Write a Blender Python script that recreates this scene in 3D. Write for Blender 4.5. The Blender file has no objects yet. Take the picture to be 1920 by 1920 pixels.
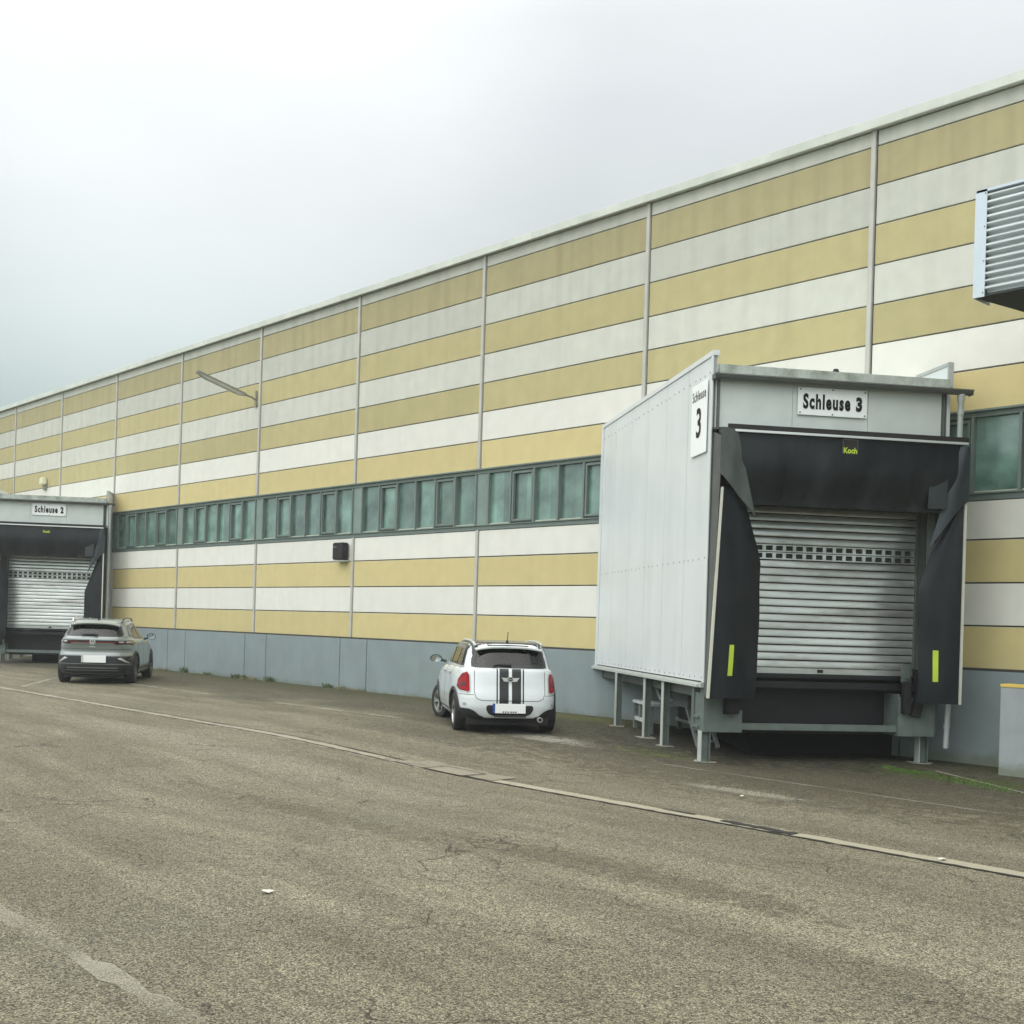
import bpy, bmesh, math, random
from mathutils import Vector, Matrix
from mathutils.bvhtree import BVHTree
random.seed(7)
R = math.radians
sc = bpy.context.scene
COL = sc.collection

# ------------------------------------------------------------------ camera
cam_d = bpy.data.cameras.new("camera")
cam = bpy.data.objects.new("camera", cam_d); COL.objects.link(cam); sc.camera = cam
FOC, YAW, ROLL = 2200.0, 0.830748, 0.0300184
cy_, sy_ = math.cos(YAW), math.sin(YAW)
cr_, sr_ = math.cos(ROLL), math.sin(ROLL)
Mroll = Matrix(((cr_, -sr_, 0), (sr_, cr_, 0), (0, 0, 1)))
Mb = Matrix(((1, 0, 0), (0, 0, -1), (0, 1, 0)))
Mz = Matrix(((cy_, sy_, 0), (-sy_, cy_, 0), (0, 0, 1)))
RR = Mroll @ Mb @ Mz
xa, ya, za = Vector(RR[0]), -Vector(RR[1]), -Vector(RR[2])
mw = Matrix((xa, ya, za)).transposed().to_4x4()
mw.translation = Vector((10.5715, -17.712, 1.8384))
cam.matrix_world = mw
cam_d.sensor_width = 36.0
cam_d.lens = 36.0 * FOC / 1920.0
cam_d.shift_y = (1171.1 - 960.0) / 1920.0
cam_d.clip_start = 0.1
cam_d.clip_end = 2000.0

# ------------------------------------------------------------------ sky, sun, exposure
SUN_EL, SUN_AZ = 48.0, Vector((-0.93, 0.25, 0)).normalized()
w = bpy.data.worlds.new("World"); sc.world = w; w.use_nodes = True
nt = w.node_tree; nt.nodes.clear()
def N(nt, t, **k):
    n = nt.nodes.new(t)
    for a, b in k.items(): setattr(n, a, b)
    return n
out = N(nt, 'ShaderNodeOutputWorld'); bg = N(nt, 'ShaderNodeBackground')
tc = N(nt, 'ShaderNodeTexCoord')
sky = N(nt, 'ShaderNodeTexSky', sky_type='NISHITA', sun_disc=False)
sky.sun_elevation = R(SUN_EL); sky.sun_rotation = math.atan2(SUN_AZ.x, SUN_AZ.y)
sep = N(nt, 'ShaderNodeSeparateXYZ'); nt.links.new(tc.outputs['Generated'], sep.inputs[0])
ramp = N(nt, 'ShaderNodeValToRGB'); nt.links.new(sep.outputs['Z'], ramp.inputs[0])
cr = ramp.color_ramp
cr.elements[0].position = 0.0; cr.elements[0].color = (0.40, 0.52, 0.505, 1)
cr.elements[1].position = 1.0; cr.elements[1].color = (2.1, 2.1, 2.02, 1)
for p, c_ in ((0.16, (0.475, 0.57, 0.558)), (0.30, (0.65, 0.705, 0.71)), (0.46, (0.82, 0.855, 0.875)), (0.65, (1.6, 1.6, 1.55))):
    e = cr.elements.new(p); e.color = (*c_, 1)
nz = N(nt, 'ShaderNodeTexNoise'); nz.inputs['Scale'].default_value = 2.2; nz.inputs['Detail'].default_value = 4
nz.inputs['Roughness'].default_value = 0.5
mp = N(nt, 'ShaderNodeMapping'); mp.inputs['Scale'].default_value = (1, 1, 2.6)
nt.links.new(tc.outputs['Generated'], mp.inputs[0]); nt.links.new(mp.outputs[0], nz.inputs[0])
mr = N(nt, 'ShaderNodeMapRange'); mr.inputs[1].default_value = .3; mr.inputs[2].default_value = .7
mr.inputs[3].default_value = 0.93; mr.inputs[4].default_value = 1.08
nt.links.new(nz.outputs[0], mr.inputs[0])
# veiled sun: wide soft brightening of the cloud
gd = Vector((-0.815, 0.40, 0.42)).normalized()
dp = N(nt, 'ShaderNodeVectorMath', operation='DOT_PRODUCT'); dp.inputs[1].default_value = gd
nrm = N(nt, 'ShaderNodeVectorMath', operation='NORMALIZE'); nt.links.new(tc.outputs['Generated'], nrm.inputs[0])
nt.links.new(nrm.outputs[0], dp.inputs[0])
mr2 = N(nt, 'ShaderNodeMapRange', interpolation_type='SMOOTHSTEP')
mr2.inputs[1].default_value = .945; mr2.inputs[2].default_value = 1.0; mr2.inputs[3].default_value = 0; mr2.inputs[4].default_value = .21
nt.links.new(dp.outputs['Value'], mr2.inputs[0])
# the open half of the sky (away from the hall) is the brighter one
mr3 = N(nt, 'ShaderNodeMapRange', interpolation_type='SMOOTHSTEP')
mr3.inputs[1].default_value = .15; mr3.inputs[2].default_value = -.6; mr3.inputs[3].default_value = 1.0; mr3.inputs[4].default_value = 1.95
nt.links.new(sep.outputs['Y'], mr3.inputs[0])
m1 = N(nt, 'ShaderNodeMath', operation='MULTIPLY'); nt.links.new(mr.outputs[0], m1.inputs[0]); nt.links.new(mr3.outputs[0], m1.inputs[1])
v1 = N(nt, 'ShaderNodeVectorMath', operation='SCALE'); nt.links.new(ramp.outputs[0], v1.inputs[0]); nt.links.new(m1.outputs[0], v1.inputs['Scale'])
comb = N(nt, 'ShaderNodeCombineXYZ')
for i in range(3): nt.links.new(mr2.outputs[0], comb.inputs[i])
v2 = N(nt, 'ShaderNodeVectorMath', operation='ADD'); nt.links.new(v1.outputs[0], v2.inputs[0]); nt.links.new(comb.outputs[0], v2.inputs[1])
v3 = N(nt, 'ShaderNodeVectorMath', operation='SCALE'); nt.links.new(sky.outputs[0], v3.inputs[0]); v3.inputs['Scale'].default_value = 0.004
v4 = N(nt, 'ShaderNodeVectorMath', operation='ADD'); nt.links.new(v2.outputs[0], v4.inputs[0]); nt.links.new(v3.outputs[0], v4.inputs[1])
nt.links.new(v4.outputs[0], bg.inputs[0]); bg.inputs[1].default_value = 1.0
nt.links.new(bg.outputs[0], out.inputs[0])
sun_d = bpy.data.lights.new("sun", 'SUN'); sun = bpy.data.objects.new("sun", sun_d); COL.objects.link(sun)
sun_d.energy = 0.5; sun_d.angle = R(25); sun_d.color = (1, .97, .92)
sv = Vector((SUN_AZ.x * math.cos(R(SUN_EL)), SUN_AZ.y * math.cos(R(SUN_EL)), math.sin(R(SUN_EL))))
sun.rotation_euler = sv.to_track_quat('Z', 'Y').to_euler()
sun.location = (0, 0, 40)
sc.view_settings.view_transform = 'Standard'; sc.view_settings.look = 'None'
sc.view_settings.exposure = 0.0; sc.view_settings.gamma = 1.0
try: sc.view_settings.use_curve_mapping = False
except Exception: pass
sc.cycles.max_bounces = 8

# ------------------------------------------------------------------ materials
MATS = {}
def mat(name, col, rough=.6, metal=0.0, var=.10, vs=3.0, bump=0.0, bs=40.0, spec=.5, coat=0.0, streak=0.0, dirt=None, dirt_amt=.4, dirt_scale=1.2, stretch=(1, 1, 1)):
    if name in MATS: return MATS[name]
    m = bpy.data.materials.new(name); m.use_nodes = True; t = m.node_tree
    b = t.nodes['Principled BSDF']
    b.inputs['Roughness'].default_value = rough; b.inputs['Metallic'].default_value = metal
    b.inputs['Specular IOR Level'].default_value = spec
    b.inputs['Coat Weight'].default_value = coat; b.inputs['Coat Roughness'].default_value = .05
    tc = N(t, 'ShaderNodeTexCoord')
    mp = N(t, 'ShaderNodeMapping'); mp.inputs['Scale'].default_value = stretch
    t.links.new(tc.outputs['Object'], mp.inputs[0])
    n1 = N(t, 'ShaderNodeTexNoise'); n1.inputs['Scale'].default_value = vs; n1.inputs['Detail'].default_value = 6
    t.links.new(mp.outputs[0], n1.inputs[0])
    r = N(t, 'ShaderNodeMapRange'); r.inputs[1].default_value = .3; r.inputs[2].default_value = .7
    r.inputs[3].default_value = 1 - var; r.inputs[4].default_value = 1 + var
    t.links.new(n1.outputs[0], r.inputs[0])
    last = r.outputs[0]
    if streak > 0:
        mp2 = N(t, 'ShaderNodeMapping'); mp2.inputs['Scale'].default_value = (3.2, 3.2, .22)
        t.links.new(tc.outputs['Object'], mp2.inputs[0])
        n2 = N(t, 'ShaderNodeTexNoise'); n2.inputs['Scale'].default_value = 1.0; n2.inputs['Detail'].default_value = 5
        t.links.new(mp2.outputs[0], n2.inputs[0])
        r2 = N(t, 'ShaderNodeMapRange'); r2.inputs[1].default_value = .45; r2.inputs[2].default_value = .75
        r2.inputs[3].default_value = 1; r2.inputs[4].default_value = 1 - streak
        t.links.new(n2.outputs[0], r2.inputs[0])
        mm = N(t, 'ShaderNodeMath', operation='MULTIPLY'); t.links.new(last, mm.inputs[0]); t.links.new(r2.outputs[0], mm.inputs[1]); last = mm.outputs[0]
    v = N(t, 'ShaderNodeVectorMath', operation='SCALE'); v.inputs[0].default_value = col; t.links.new(last, v.inputs['Scale'])
    if name.startswith(('white_panel', 'yellow_panel')):
        sx = N(t, 'ShaderNodeSeparateXYZ'); t.links.new(tc.outputs['Object'], sx.inputs[0]); ids = []
        for o_, of, di in ((sx.outputs[0], .05, 5.0), (sx.outputs[2], -1.37, .6684)):
            a1 = N(t, 'ShaderNodeMath', operation='ADD'); t.links.new(o_, a1.inputs[0]); a1.inputs[1].default_value = of
            a2 = N(t, 'ShaderNodeMath', operation='DIVIDE'); t.links.new(a1.outputs[0], a2.inputs[0]); a2.inputs[1].default_value = di
            a3 = N(t, 'ShaderNodeMath', operation='FLOOR'); t.links.new(a2.outputs[0], a3.inputs[0]); ids.append(a3.outputs[0])
        cb = N(t, 'ShaderNodeCombineXYZ'); t.links.new(ids[0], cb.inputs[0]); t.links.new(ids[1], cb.inputs[1])
        wn = N(t, 'ShaderNodeTexWhiteNoise', noise_dimensions='3D'); t.links.new(cb.outputs[0], wn.inputs[0])
        mw_ = N(t, 'ShaderNodeMapRange'); mw_.inputs[3].default_value = .94; mw_.inputs[4].default_value = 1.05; t.links.new(wn.outputs['Value'], mw_.inputs[0])
        mk = N(t, 'ShaderNodeMath', operation='MULTIPLY'); t.links.new(last, mk.inputs[0]); t.links.new(mw_.outputs[0], mk.inputs[1]); last = mk.outputs[0]
        t.links.new(last, v.inputs['Scale'])
    cout = v.outputs[0]
    if dirt:
        n3 = N(t, 'ShaderNodeTexNoise'); n3.inputs['Scale'].default_value = dirt_scale; n3.inputs['Detail'].default_value = 8; n3.inputs['Roughness'].default_value = .65
        t.links.new(mp.outputs[0], n3.inputs[0])
        r3 = N(t, 'ShaderNodeMapRange'); r3.inputs[1].default_value = .48; r3.inputs[2].default_value = .72; r3.inputs[4].default_value = dirt_amt
        t.links.new(n3.outputs[0], r3.inputs[0])
        mx = N(t, 'ShaderNodeMix', data_type='RGBA'); t.links.new(r3.outputs[0], mx.inputs[0]); t.links.new(cout, mx.inputs[6]); mx.inputs[7].default_value = (*dirt, 1)
        cout = mx.outputs[2]
    t.links.new(cout, b.inputs['Base Color'])
    if bump > 0:
        n4 = N(t, 'ShaderNodeTexNoise'); n4.inputs['Scale'].default_value = bs; n4.inputs['Detail'].default_value = 4
        t.links.new(mp.outputs[0], n4.inputs[0])
        bp = N(t, 'ShaderNodeBump'); bp.inputs['Strength'].default_value = bump; bp.inputs['Distance'].default_value = .01
        t.links.new(n4.outputs[0], bp.inputs['Height']); t.links.new(bp.outputs[0], b.inputs['Normal'])
    MATS[name] = m
    return m

W_TOP = mat('white_panel_upper', (.515, .52, .46), .7, var=.05, streak=.15, dirt=(.38, .42, .34), dirt_amt=.3, bump=.1)  # upper and middle rows darker: light fall-off up the wall put into colour
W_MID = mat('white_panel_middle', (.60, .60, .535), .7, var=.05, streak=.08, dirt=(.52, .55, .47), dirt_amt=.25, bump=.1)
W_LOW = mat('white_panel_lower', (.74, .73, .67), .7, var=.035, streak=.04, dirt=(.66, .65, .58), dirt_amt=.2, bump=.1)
Y_TOP = mat('yellow_panel_upper', (.385, .335, .175), .7, var=.05, streak=.18, dirt=(.34, .32, .18), dirt_amt=.3, bump=.1)  # yellow upper and middle rows carry the same painted fall-off
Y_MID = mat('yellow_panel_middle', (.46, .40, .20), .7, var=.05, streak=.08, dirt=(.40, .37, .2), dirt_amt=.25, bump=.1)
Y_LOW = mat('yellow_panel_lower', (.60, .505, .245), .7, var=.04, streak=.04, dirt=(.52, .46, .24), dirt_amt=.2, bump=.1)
M_JOINT = mat('joint_dark', (.06, .055, .045), .9)
M_STRIP = mat('joint_cover_metal', (.50, .49, .45), .5, var=.08, streak=.12)
M_COPING = mat('coping_metal', (.60, .63, .57), .55, var=.08, streak=.06, dirt=(.40, .46, .38), dirt_amt=.45, dirt_scale=.7)
M_PLINTH = mat('plinth_grey_paint', (.235, .285, .295), .8, var=.06, vs=1.5, streak=.06, dirt=(.2, .24, .22), dirt_amt=.5, dirt_scale=.8, bump=.15)
M_ROOF = mat('roof_felt', (.15, .15, .15), .9)
M_FRAME = mat('window_frame_green', (.15, .19, .172), .5, var=.08)
M_FRAMED = mat('window_frame_dark', (.045, .07, .062), .5)
M_SHEET = mat('dock_white_sheet', (.67, .705, .715), .38, var=.04, vs=1.2, streak=.05, spec=.4, bump=.25, bs=1.6)
M_SHEETG = mat('dock_grey_sheet', (.60, .65, .625), .45, var=.04, streak=.07)
M_SEAM = mat('seam_grey', (.36, .38, .37), .6)  # plain grey of the sheet seam backing and the sensors
M_POST = mat('dock_post_grey', (.11, .12, .11), .5, var=.12, streak=.15, dirt=(.09, .1, .09), dirt_amt=.5)
M_STEEL = mat('galvanised_steel', (.135, .165, .15), .55, .15, var=.15, vs=6, dirt=(.16, .19, .17), dirt_amt=.6, dirt_scale=2)
M_STEELW = mat('white_steel_and_lit_flange', (.47, .50, .47), .5, var=.1, dirt=(.35, .37, .33), dirt_amt=.5, dirt_scale=3)
M_GUTTER = mat('gutter_metal', (.13, .14, .13), .45, .2, var=.12)
M_MOSSY = mat('mossy_metal_edge', (.42, .46, .42), .8, var=.2, vs=5, dirt=(.13, .17, .11), dirt_amt=.85, dirt_scale=3.0)
M_PIPE = mat('zinc_pipe', (.42, .45, .44), .5, .2, var=.08)
M_RUB = mat('black_dock_fabric', (.009, .011, .014), .42, var=.3, vs=3, bump=.35, bs=4, spec=.3, dirt=(.035, .04, .042), dirt_amt=.35, dirt_scale=2.2, stretch=(1, 1, .4))
M_RUBG = mat('worn_grey_dock_fabric', (.05, .06, .056), .7, var=.3, vs=5, bump=.3, bs=6, dirt=(.10, .12, .11), dirt_amt=.6, dirt_scale=4, stretch=(1, 1, .35))
M_RUBS = mat('grey_side_fabric', (.085, .092, .085), .7, var=.15, vs=3, streak=.2)
M_BLACK = mat('black_rubber', (.014, .013, .014), .75, var=.3)
M_ALU = mat('aluminium_slat', (.60, .62, .60), .28, .6, var=.16, vs=2.0, dirt=(.26, .245, .215), dirt_amt=.75, dirt_scale=1.6, stretch=(.6, .6, 2.5))
M_ALUB = mat('aluminium_bright', (.75, .76, .75), .3, .6, var=.05)
M_GAP = mat('slat_gap_dark', (.03, .032, .03), .8)
M_SLOT = mat('door_slot_dark', (.02, .025, .02), .3)
M_DARKP = mat('dark_lip_plate', (.006, .006, .009), .6, var=.3)
M_LIME = mat('lime_marker', (.46, .60, .045), .6, var=.1)
M_SIGN = mat('sign_white', (.90, .93, .93), .35, var=.02)
M_INK = mat('sign_black', (.004, .004, .004), .8, var=.05)
M_CONC = mat('concrete_light', (.30, .285, .225), .9, var=.15, vs=8, bump=.3, bs=60, dirt=(.19, .18, .14), dirt_amt=.7, dirt_scale=2.5)
M_CONCD = mat('concrete_damp', (.12, .12, .095), .9, var=.2, vs=5, bump=.3, bs=60, dirt=(.05, .065, .03), dirt_amt=.8, dirt_scale=2.0)
M_SLIT = mat('slot_black', (.02, .019, .015), .9)
M_GREYW = mat('low_wall_grey', (.34, .37, .38), .85, var=.08, vs=3, bump=.2, streak=.08, dirt=(.26, .29, .28), dirt_amt=.4)
M_YEDGE = mat('yellow_edge_paint', (.72, .52, .12), .6, var=.1)
M_CORR = mat('corrugated_zinc', (.62, .66, .67), .4, .25, var=.05)
M_FLASH = mat('blue_white_flashing', (.58, .66, .73), .45, .1, var=.03)
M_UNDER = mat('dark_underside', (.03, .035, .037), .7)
M_CREAM = mat('cream_plastic', (.70, .68, .50), .5)
M_LAMPG = mat('lamp_grey', (.22, .22, .18), .5, var=.15)
M_LAMPC = mat('lamp_cover', (.50, .51, .46), .3, var=.08)
M_WOODW = mat('white_painted_wood', (.62, .66, .65), .7, var=.15, vs=9, dirt=(.3, .32, .3), dirt_amt=.5, dirt_scale=5)
M_WOODG = mat('grey_weathered_wood', (.20, .22, .21), .8, var=.25, vs=9)
M_PAINT = mat('faded_line_paint', (.46, .45, .38), .85, var=.2, vs=12, dirt=(.2, .19, .15), dirt_amt=.8, dirt_scale=14)
M_PAPER = mat('paper_white', (.55, .54, .47), .8)

def foot_dirt(m, col, z1):
    t = m.node_tree; b = t.nodes['Principled BSDF']; old = b.inputs['Base Color'].links[0].from_socket
    tc = N(t, 'ShaderNodeTexCoord'); sx = N(t, 'ShaderNodeSeparateXYZ'); t.links.new(tc.outputs['Object'], sx.inputs[0])
    n = N(t, 'ShaderNodeTexNoise'); n.inputs['Scale'].default_value = 2.5; n.inputs['Detail'].default_value = 8; n.inputs['Roughness'].default_value = .7; t.links.new(tc.outputs['Object'], n.inputs[0])
    a = N(t, 'ShaderNodeMath', operation='MULTIPLY_ADD'); t.links.new(n.outputs[0], a.inputs[0]); a.inputs[1].default_value = -z1 * 1.8; t.links.new(sx.outputs[2], a.inputs[2])
    r = N(t, 'ShaderNodeMapRange', interpolation_type='SMOOTHSTEP'); r.inputs[1].default_value = -z1 * .9 + z1 * .55; r.inputs[2].default_value = -z1 * .9 - z1 * .35; r.inputs[4].default_value = .8
    t.links.new(a.outputs[0], r.inputs[0])
    mx = N(t, 'ShaderNodeMix', data_type='RGBA'); t.links.new(r.outputs[0], mx.inputs[0]); t.links.new(old, mx.inputs[6]); mx.inputs[7].default_value = (*col, 1); t.links.new(mx.outputs[2], b.inputs['Base Color'])
foot_dirt(M_PLINTH, (.15, .17, .12), .30)
foot_dirt(M_GREYW, (.16, .18, .12), .22)

# worn paint: paint flakes away so the asphalt shows through (alpha = paint present)
def worn_paint(name, col, lo, hi, sc1, stren=1.0):
    m = bpy.data.materials.new(name); m.use_nodes = True; t = m.node_tree; b = t.nodes['Principled BSDF']
    b.inputs['Base Color'].default_value = (*col, 1); b.inputs['Roughness'].default_value = .9
    tc = N(t, 'ShaderNodeTexCoord')
    n = N(t, 'ShaderNodeTexNoise'); n.inputs['Scale'].default_value = sc1; n.inputs['Detail'].default_value = 8; n.inputs['Roughness'].default_value = .8
    t.links.new(tc.outputs['Object'], n.inputs[0])
    n2 = N(t, 'ShaderNodeTexNoise'); n2.inputs['Scale'].default_value = 1.1; n2.inputs['Detail'].default_value = 3
    t.links.new(tc.outputs['Object'], n2.inputs[0])
    a = N(t, 'ShaderNodeMath', operation='MULTIPLY_ADD'); t.links.new(n2.outputs[0], a.inputs[0]); a.inputs[1].default_value = .6; t.links.new(n.outputs[0], a.inputs[2])
    r = N(t, 'ShaderNodeMapRange'); r.inputs[1].default_value = lo; r.inputs[2].default_value = hi; r.inputs[4].default_value = stren
    t.links.new(a.outputs[0], r.inputs[0]); t.links.new(r.outputs[0], b.inputs['Alpha'])
    return m

def glass_pane():
    m = bpy.data.materials.new('green_cast_glass'); m.use_nodes = True; t = m.node_tree; b = t.nodes['Principled BSDF']
    tc = N(t, 'ShaderNodeTexCoord')
    n = N(t, 'ShaderNodeTexNoise'); n.inputs['Scale'].default_value = 1.6; n.inputs['Detail'].default_value = 5
    t.links.new(tc.outputs['Object'], n.inputs[0])
    cr = N(t, 'ShaderNodeValToRGB'); t.links.new(n.outputs[0], cr.inputs[0])
    cr.color_ramp.elements[0].position = .3; cr.color_ramp.elements[0].color = (.04, .082, .066, 1)
    cr.color_ramp.elements[1].position = .72; cr.color_ramp.elements[1].color = (.19, .33, .28, 1)
    sx = N(t, 'ShaderNodeSeparateXYZ'); t.links.new(tc.outputs['Object'], sx.inputs[0])
    a1 = N(t, 'ShaderNodeMath', operation='MULTIPLY_ADD'); t.links.new(sx.outputs[0], a1.inputs[0]); a1.inputs[1].default_value = 1 / .76; a1.inputs[2].default_value = .2
    a3 = N(t, 'ShaderNodeMath', operation='FLOOR'); t.links.new(a1.outputs[0], a3.inputs[0])
    wn = N(t, 'ShaderNodeTexWhiteNoise', noise_dimensions='1D'); t.links.new(a3.outputs[0], wn.inputs['W'])
    mw_ = N(t, 'ShaderNodeMapRange'); mw_.inputs[3].default_value = .6; mw_.inputs[4].default_value = 1.25; t.links.new(wn.outputs['Value'], mw_.inputs[0])
    vs_ = N(t, 'ShaderNodeVectorMath', operation='SCALE'); t.links.new(cr.outputs[0], vs_.inputs[0]); t.links.new(mw_.outputs[0], vs_.inputs['Scale'])
    t.links.new(vs_.outputs[0], b.inputs['Base Color']); b.inputs['Roughness'].default_value = .16
    b.inputs['IOR'].default_value = 2.0
    n2 = N(t, 'ShaderNodeTexNoise'); n2.inputs['Scale'].default_value = 45
    t.links.new(tc.outputs['Object'], n2.inputs[0])
    bp = N(t, 'ShaderNodeBump'); bp.inputs['Strength'].default_value = .25; bp.inputs['Distance'].default_value = .01
    t.links.new(n2.outputs[0], bp.inputs['Height']); t.links.new(bp.outputs[0], b.inputs['Normal'])
    return m
M_PANE = glass_pane()

def car_glass():
    m = bpy.data.materials.new('car_glass'); m.use_nodes = True; t = m.node_tree; t.nodes.clear()
    o = N(t, 'ShaderNodeOutputMaterial'); tr = N(t, 'ShaderNodeBsdfTransparent'); gl = N(t, 'ShaderNodeBsdfGlossy'); mx = N(t, 'ShaderNodeMixShader')
    fr = N(t, 'ShaderNodeFresnel'); fr.inputs[0].default_value = 1.6
    n = N(t, 'ShaderNodeTexNoise'); n.inputs['Scale'].default_value = 3
    r = N(t, 'ShaderNodeMapRange'); r.inputs[3].default_value = .9; r.inputs[4].default_value = 1.1; t.links.new(n.outputs[0], r.inputs[0])
    mm = N(t, 'ShaderNodeMath', operation='MULTIPLY'); t.links.new(fr.outputs[0], mm.inputs[0]); t.links.new(r.outputs[0], mm.inputs[1])
    tr.inputs[0].default_value = (.40, .52, .49, 1); gl.inputs['Roughness'].default_value = .03
    t.links.new(mm.outputs[0], mx.inputs[0]); t.links.new(tr.outputs[0], mx.inputs[1]); t.links.new(gl.outputs[0], mx.inputs[2]); t.links.new(mx.outputs[0], o.inputs[0])
    return m
M_CGLASS = car_glass()

# ------------------------------------------------------------------ mesh builder
class MB:
    def __init__(s): s.v = []; s.f = []; s.mi = []
    def add(s, vs, fs, mi=0):
        o = len(s.v); s.v += [tuple(p) for p in vs]; s.f += [tuple(i + o for i in f) for f in fs]; s.mi += [mi] * len(fs); return s
    def box(s, x0, x1, y0, y1, z0, z1, mi=0):
        vs = [(x0, y0, z0), (x1, y0, z0), (x1, y1, z0), (x0, y1, z0), (x0, y0, z1), (x1, y0, z1), (x1, y1, z1), (x0, y1, z1)]
        return s.add(vs, [(0, 3, 2, 1), (4, 5, 6, 7), (0, 1, 5, 4), (1, 2, 6, 5), (2, 3, 7, 6), (3, 0, 4, 7)], mi)
    def prism(s, poly, z0, z1, mi=0):     # poly in xy
        n = len(poly); vs = [(x, y, z0) for x, y in poly] + [(x, y, z1) for x, y in poly]
        fs = [tuple(range(n - 1, -1, -1)), tuple(range(n, 2 * n))] + [(i, (i + 1) % n, n + (i + 1) % n, n + i) for i in range(n)]
        return s.add(vs, fs, mi)
    def plate(s, poly, y0, y1, mi=0):     # poly in xz, thickness in y
        n = len(poly); vs = [(x, y0, z) for x, z in poly] + [(x, y1, z) for x, z in poly]
        fs = [tuple(range(n)), tuple(range(2 * n - 1, n - 1, -1))] + [((i + 1) % n, i, n + i, n + (i + 1) % n) for i in range(n)]
        return s.add(vs, fs, mi)
    def bar(s, a, b, w, h=None, mi=0, up=(0, 0, 1)):
        a, b = Vector(a), Vector(b); h = h or w; d = (b - a).normalized(); u = Vector(up)
        if abs(d.dot(u)) > .98: u = Vector((1, 0, 0))
        r = d.cross(u).normalized(); u = r.cross(d)
        vs = [p + r * (i * w / 2) + u * (j * h / 2) for p in (a, b) for i, j in ((-1, -1), (1, -1), (1, 1), (-1, 1))]
        return s.add(vs, [(3, 2, 1, 0), (4, 5, 6, 7), (0, 1, 5, 4), (1, 2, 6, 5), (2, 3, 7, 6), (3, 0, 4, 7)], mi)
    def tube(s, pts, r, n=12, mi=0, cap=True):
        pts = [Vector(p) for p in pts]; o = len(s.v); rr = r if isinstance(r, (list, tuple)) else [r] * len(pts)
        for i, p in enumerate(pts):
            d = (pts[min(i + 1, len(pts) - 1)] - pts[max(i - 1, 0)]).normalized()
            u = Vector((0, 0, 1)) if abs(d.z) < .9 else Vector((1, 0, 0))
            a = d.cross(u).normalized(); b = a.cross(d)
            for k in range(n):
                t = 2 * math.pi * k / n; s.v.append(tuple(p + (a * math.cos(t) + b * math.sin(t)) * rr[i]))
        for i in range(len(pts) - 1):
            for k in range(n):
                s.f.append((o + i * n + k, o + i * n + (k + 1) % n, o + (i + 1) * n + (k + 1) % n, o + (i + 1) * n + k)); s.mi.append(mi)
        if cap:
            s.f.append(tuple(o + k for k in range(n))); s.mi.append(mi)
            s.f.append(tuple(o + (len(pts) - 1) * n + k for k in reversed(range(n)))); s.mi.append(mi)
        return s
    def lathe(s, prof, n=28, mi=0, c=(0, 0, 0)):   # axis y, prof (r, y)
        o = len(s.v)
        for r, y in prof:
            for k in range(n):
                t = 2 * math.pi * k / n; s.v.append((c[0] + r * math.cos(t), c[1] + y, c[2] + r * math.sin(t)))
        for i in range(len(prof) - 1):
            for k in range(n):
                s.f.append((o + i * n + k, o + i * n + (k + 1) % n, o + (i + 1) * n + (k + 1) % n, o + (i + 1) * n + k)); s.mi.append(mi)
        return s
    def sheet(s, fn, nu, nv, thick=None, mi=0):
        o = len(s.v)
        for j in range(nv + 1):
            for i in range(nu + 1): s.v.append(tuple(fn(i / nu, j / nv)))
        for j in range(nv):
            for i in range(nu):
                a = o + j * (nu + 1) + i; s.f.append((a, a + 1, a + nu + 2, a + nu + 1)); s.mi.append(mi)
        if thick:
            t = Vector(thick); p = len(s.v); m_ = (nu + 1) * (nv + 1)
            for k in range(m_): s.v.append(tuple(Vector(s.v[o + k]) + t))
            for j in range(nv):
                for i in range(nu):
                    a = p + j * (nu + 1) + i; s.f.append((a + nu + 1, a + nu + 2, a + 1, a)); s.mi.append(mi)
            ring = [i for i in range(nu + 1)] + [j * (nu + 1) + nu for j in range(1, nv + 1)] + [nv * (nu + 1) + i for i in range(nu - 1, -1, -1)] + [j * (nu + 1) for j in range(nv - 1, 0, -1)]
            for a, b in zip(ring, ring[1:] + ring[:1]): s.f.append((o + b, o + a, p + a, p + b)); s.mi.append(mi)
        return s
    def build(s, name, mats, parent=None, smooth=False, bevel=0.0):
        me = bpy.data.meshes.new(name); me.from_pydata(s.v, [], s.f)
        if not isinstance(mats, (list, tuple)): mats = [mats]
        for m in mats: me.materials.append(m)
        for p, i in zip(me.polygons, s.mi): p.material_index = i
        me.validate(); me.update()
        bm = bmesh.new(); bm.from_mesh(me); bmesh.ops.recalc_face_normals(bm, faces=bm.faces)
        if bevel > 0:
            bmesh.ops.bevel(bm, geom=[e for e in bm.edges if len(e.link_faces) == 2 and e.calc_face_angle(0) > .6], offset=bevel, segments=2, affect='EDGES', clamp_overlap=True)
        bm.to_mesh(me); bm.free()
        if smooth:
            for p in me.polygons: p.use_smooth = True
            try: me.set_sharp_from_angle(angle=R(38))
            except Exception: pass
        o = bpy.data.objects.new(name, me); COL.objects.link(o)
        if parent: o.parent = parent
        return o

def thing(name, label, cat, loc=(0, 0, 0), rz=0.0, group=None):
    o = bpy.data.objects.new(name, None); COL.objects.link(o); o.empty_display_size = .3
    o.location = loc; o.rotation_euler = (0, 0, rz); o['label'] = label; o['category'] = cat
    if group: o['group'] = group
    return o
def tag(o, label, cat, group=None, kind=None):
    o['label'] = label; o['category'] = cat
    if group: o['group'] = group
    if kind: o['kind'] = kind
    return o

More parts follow.
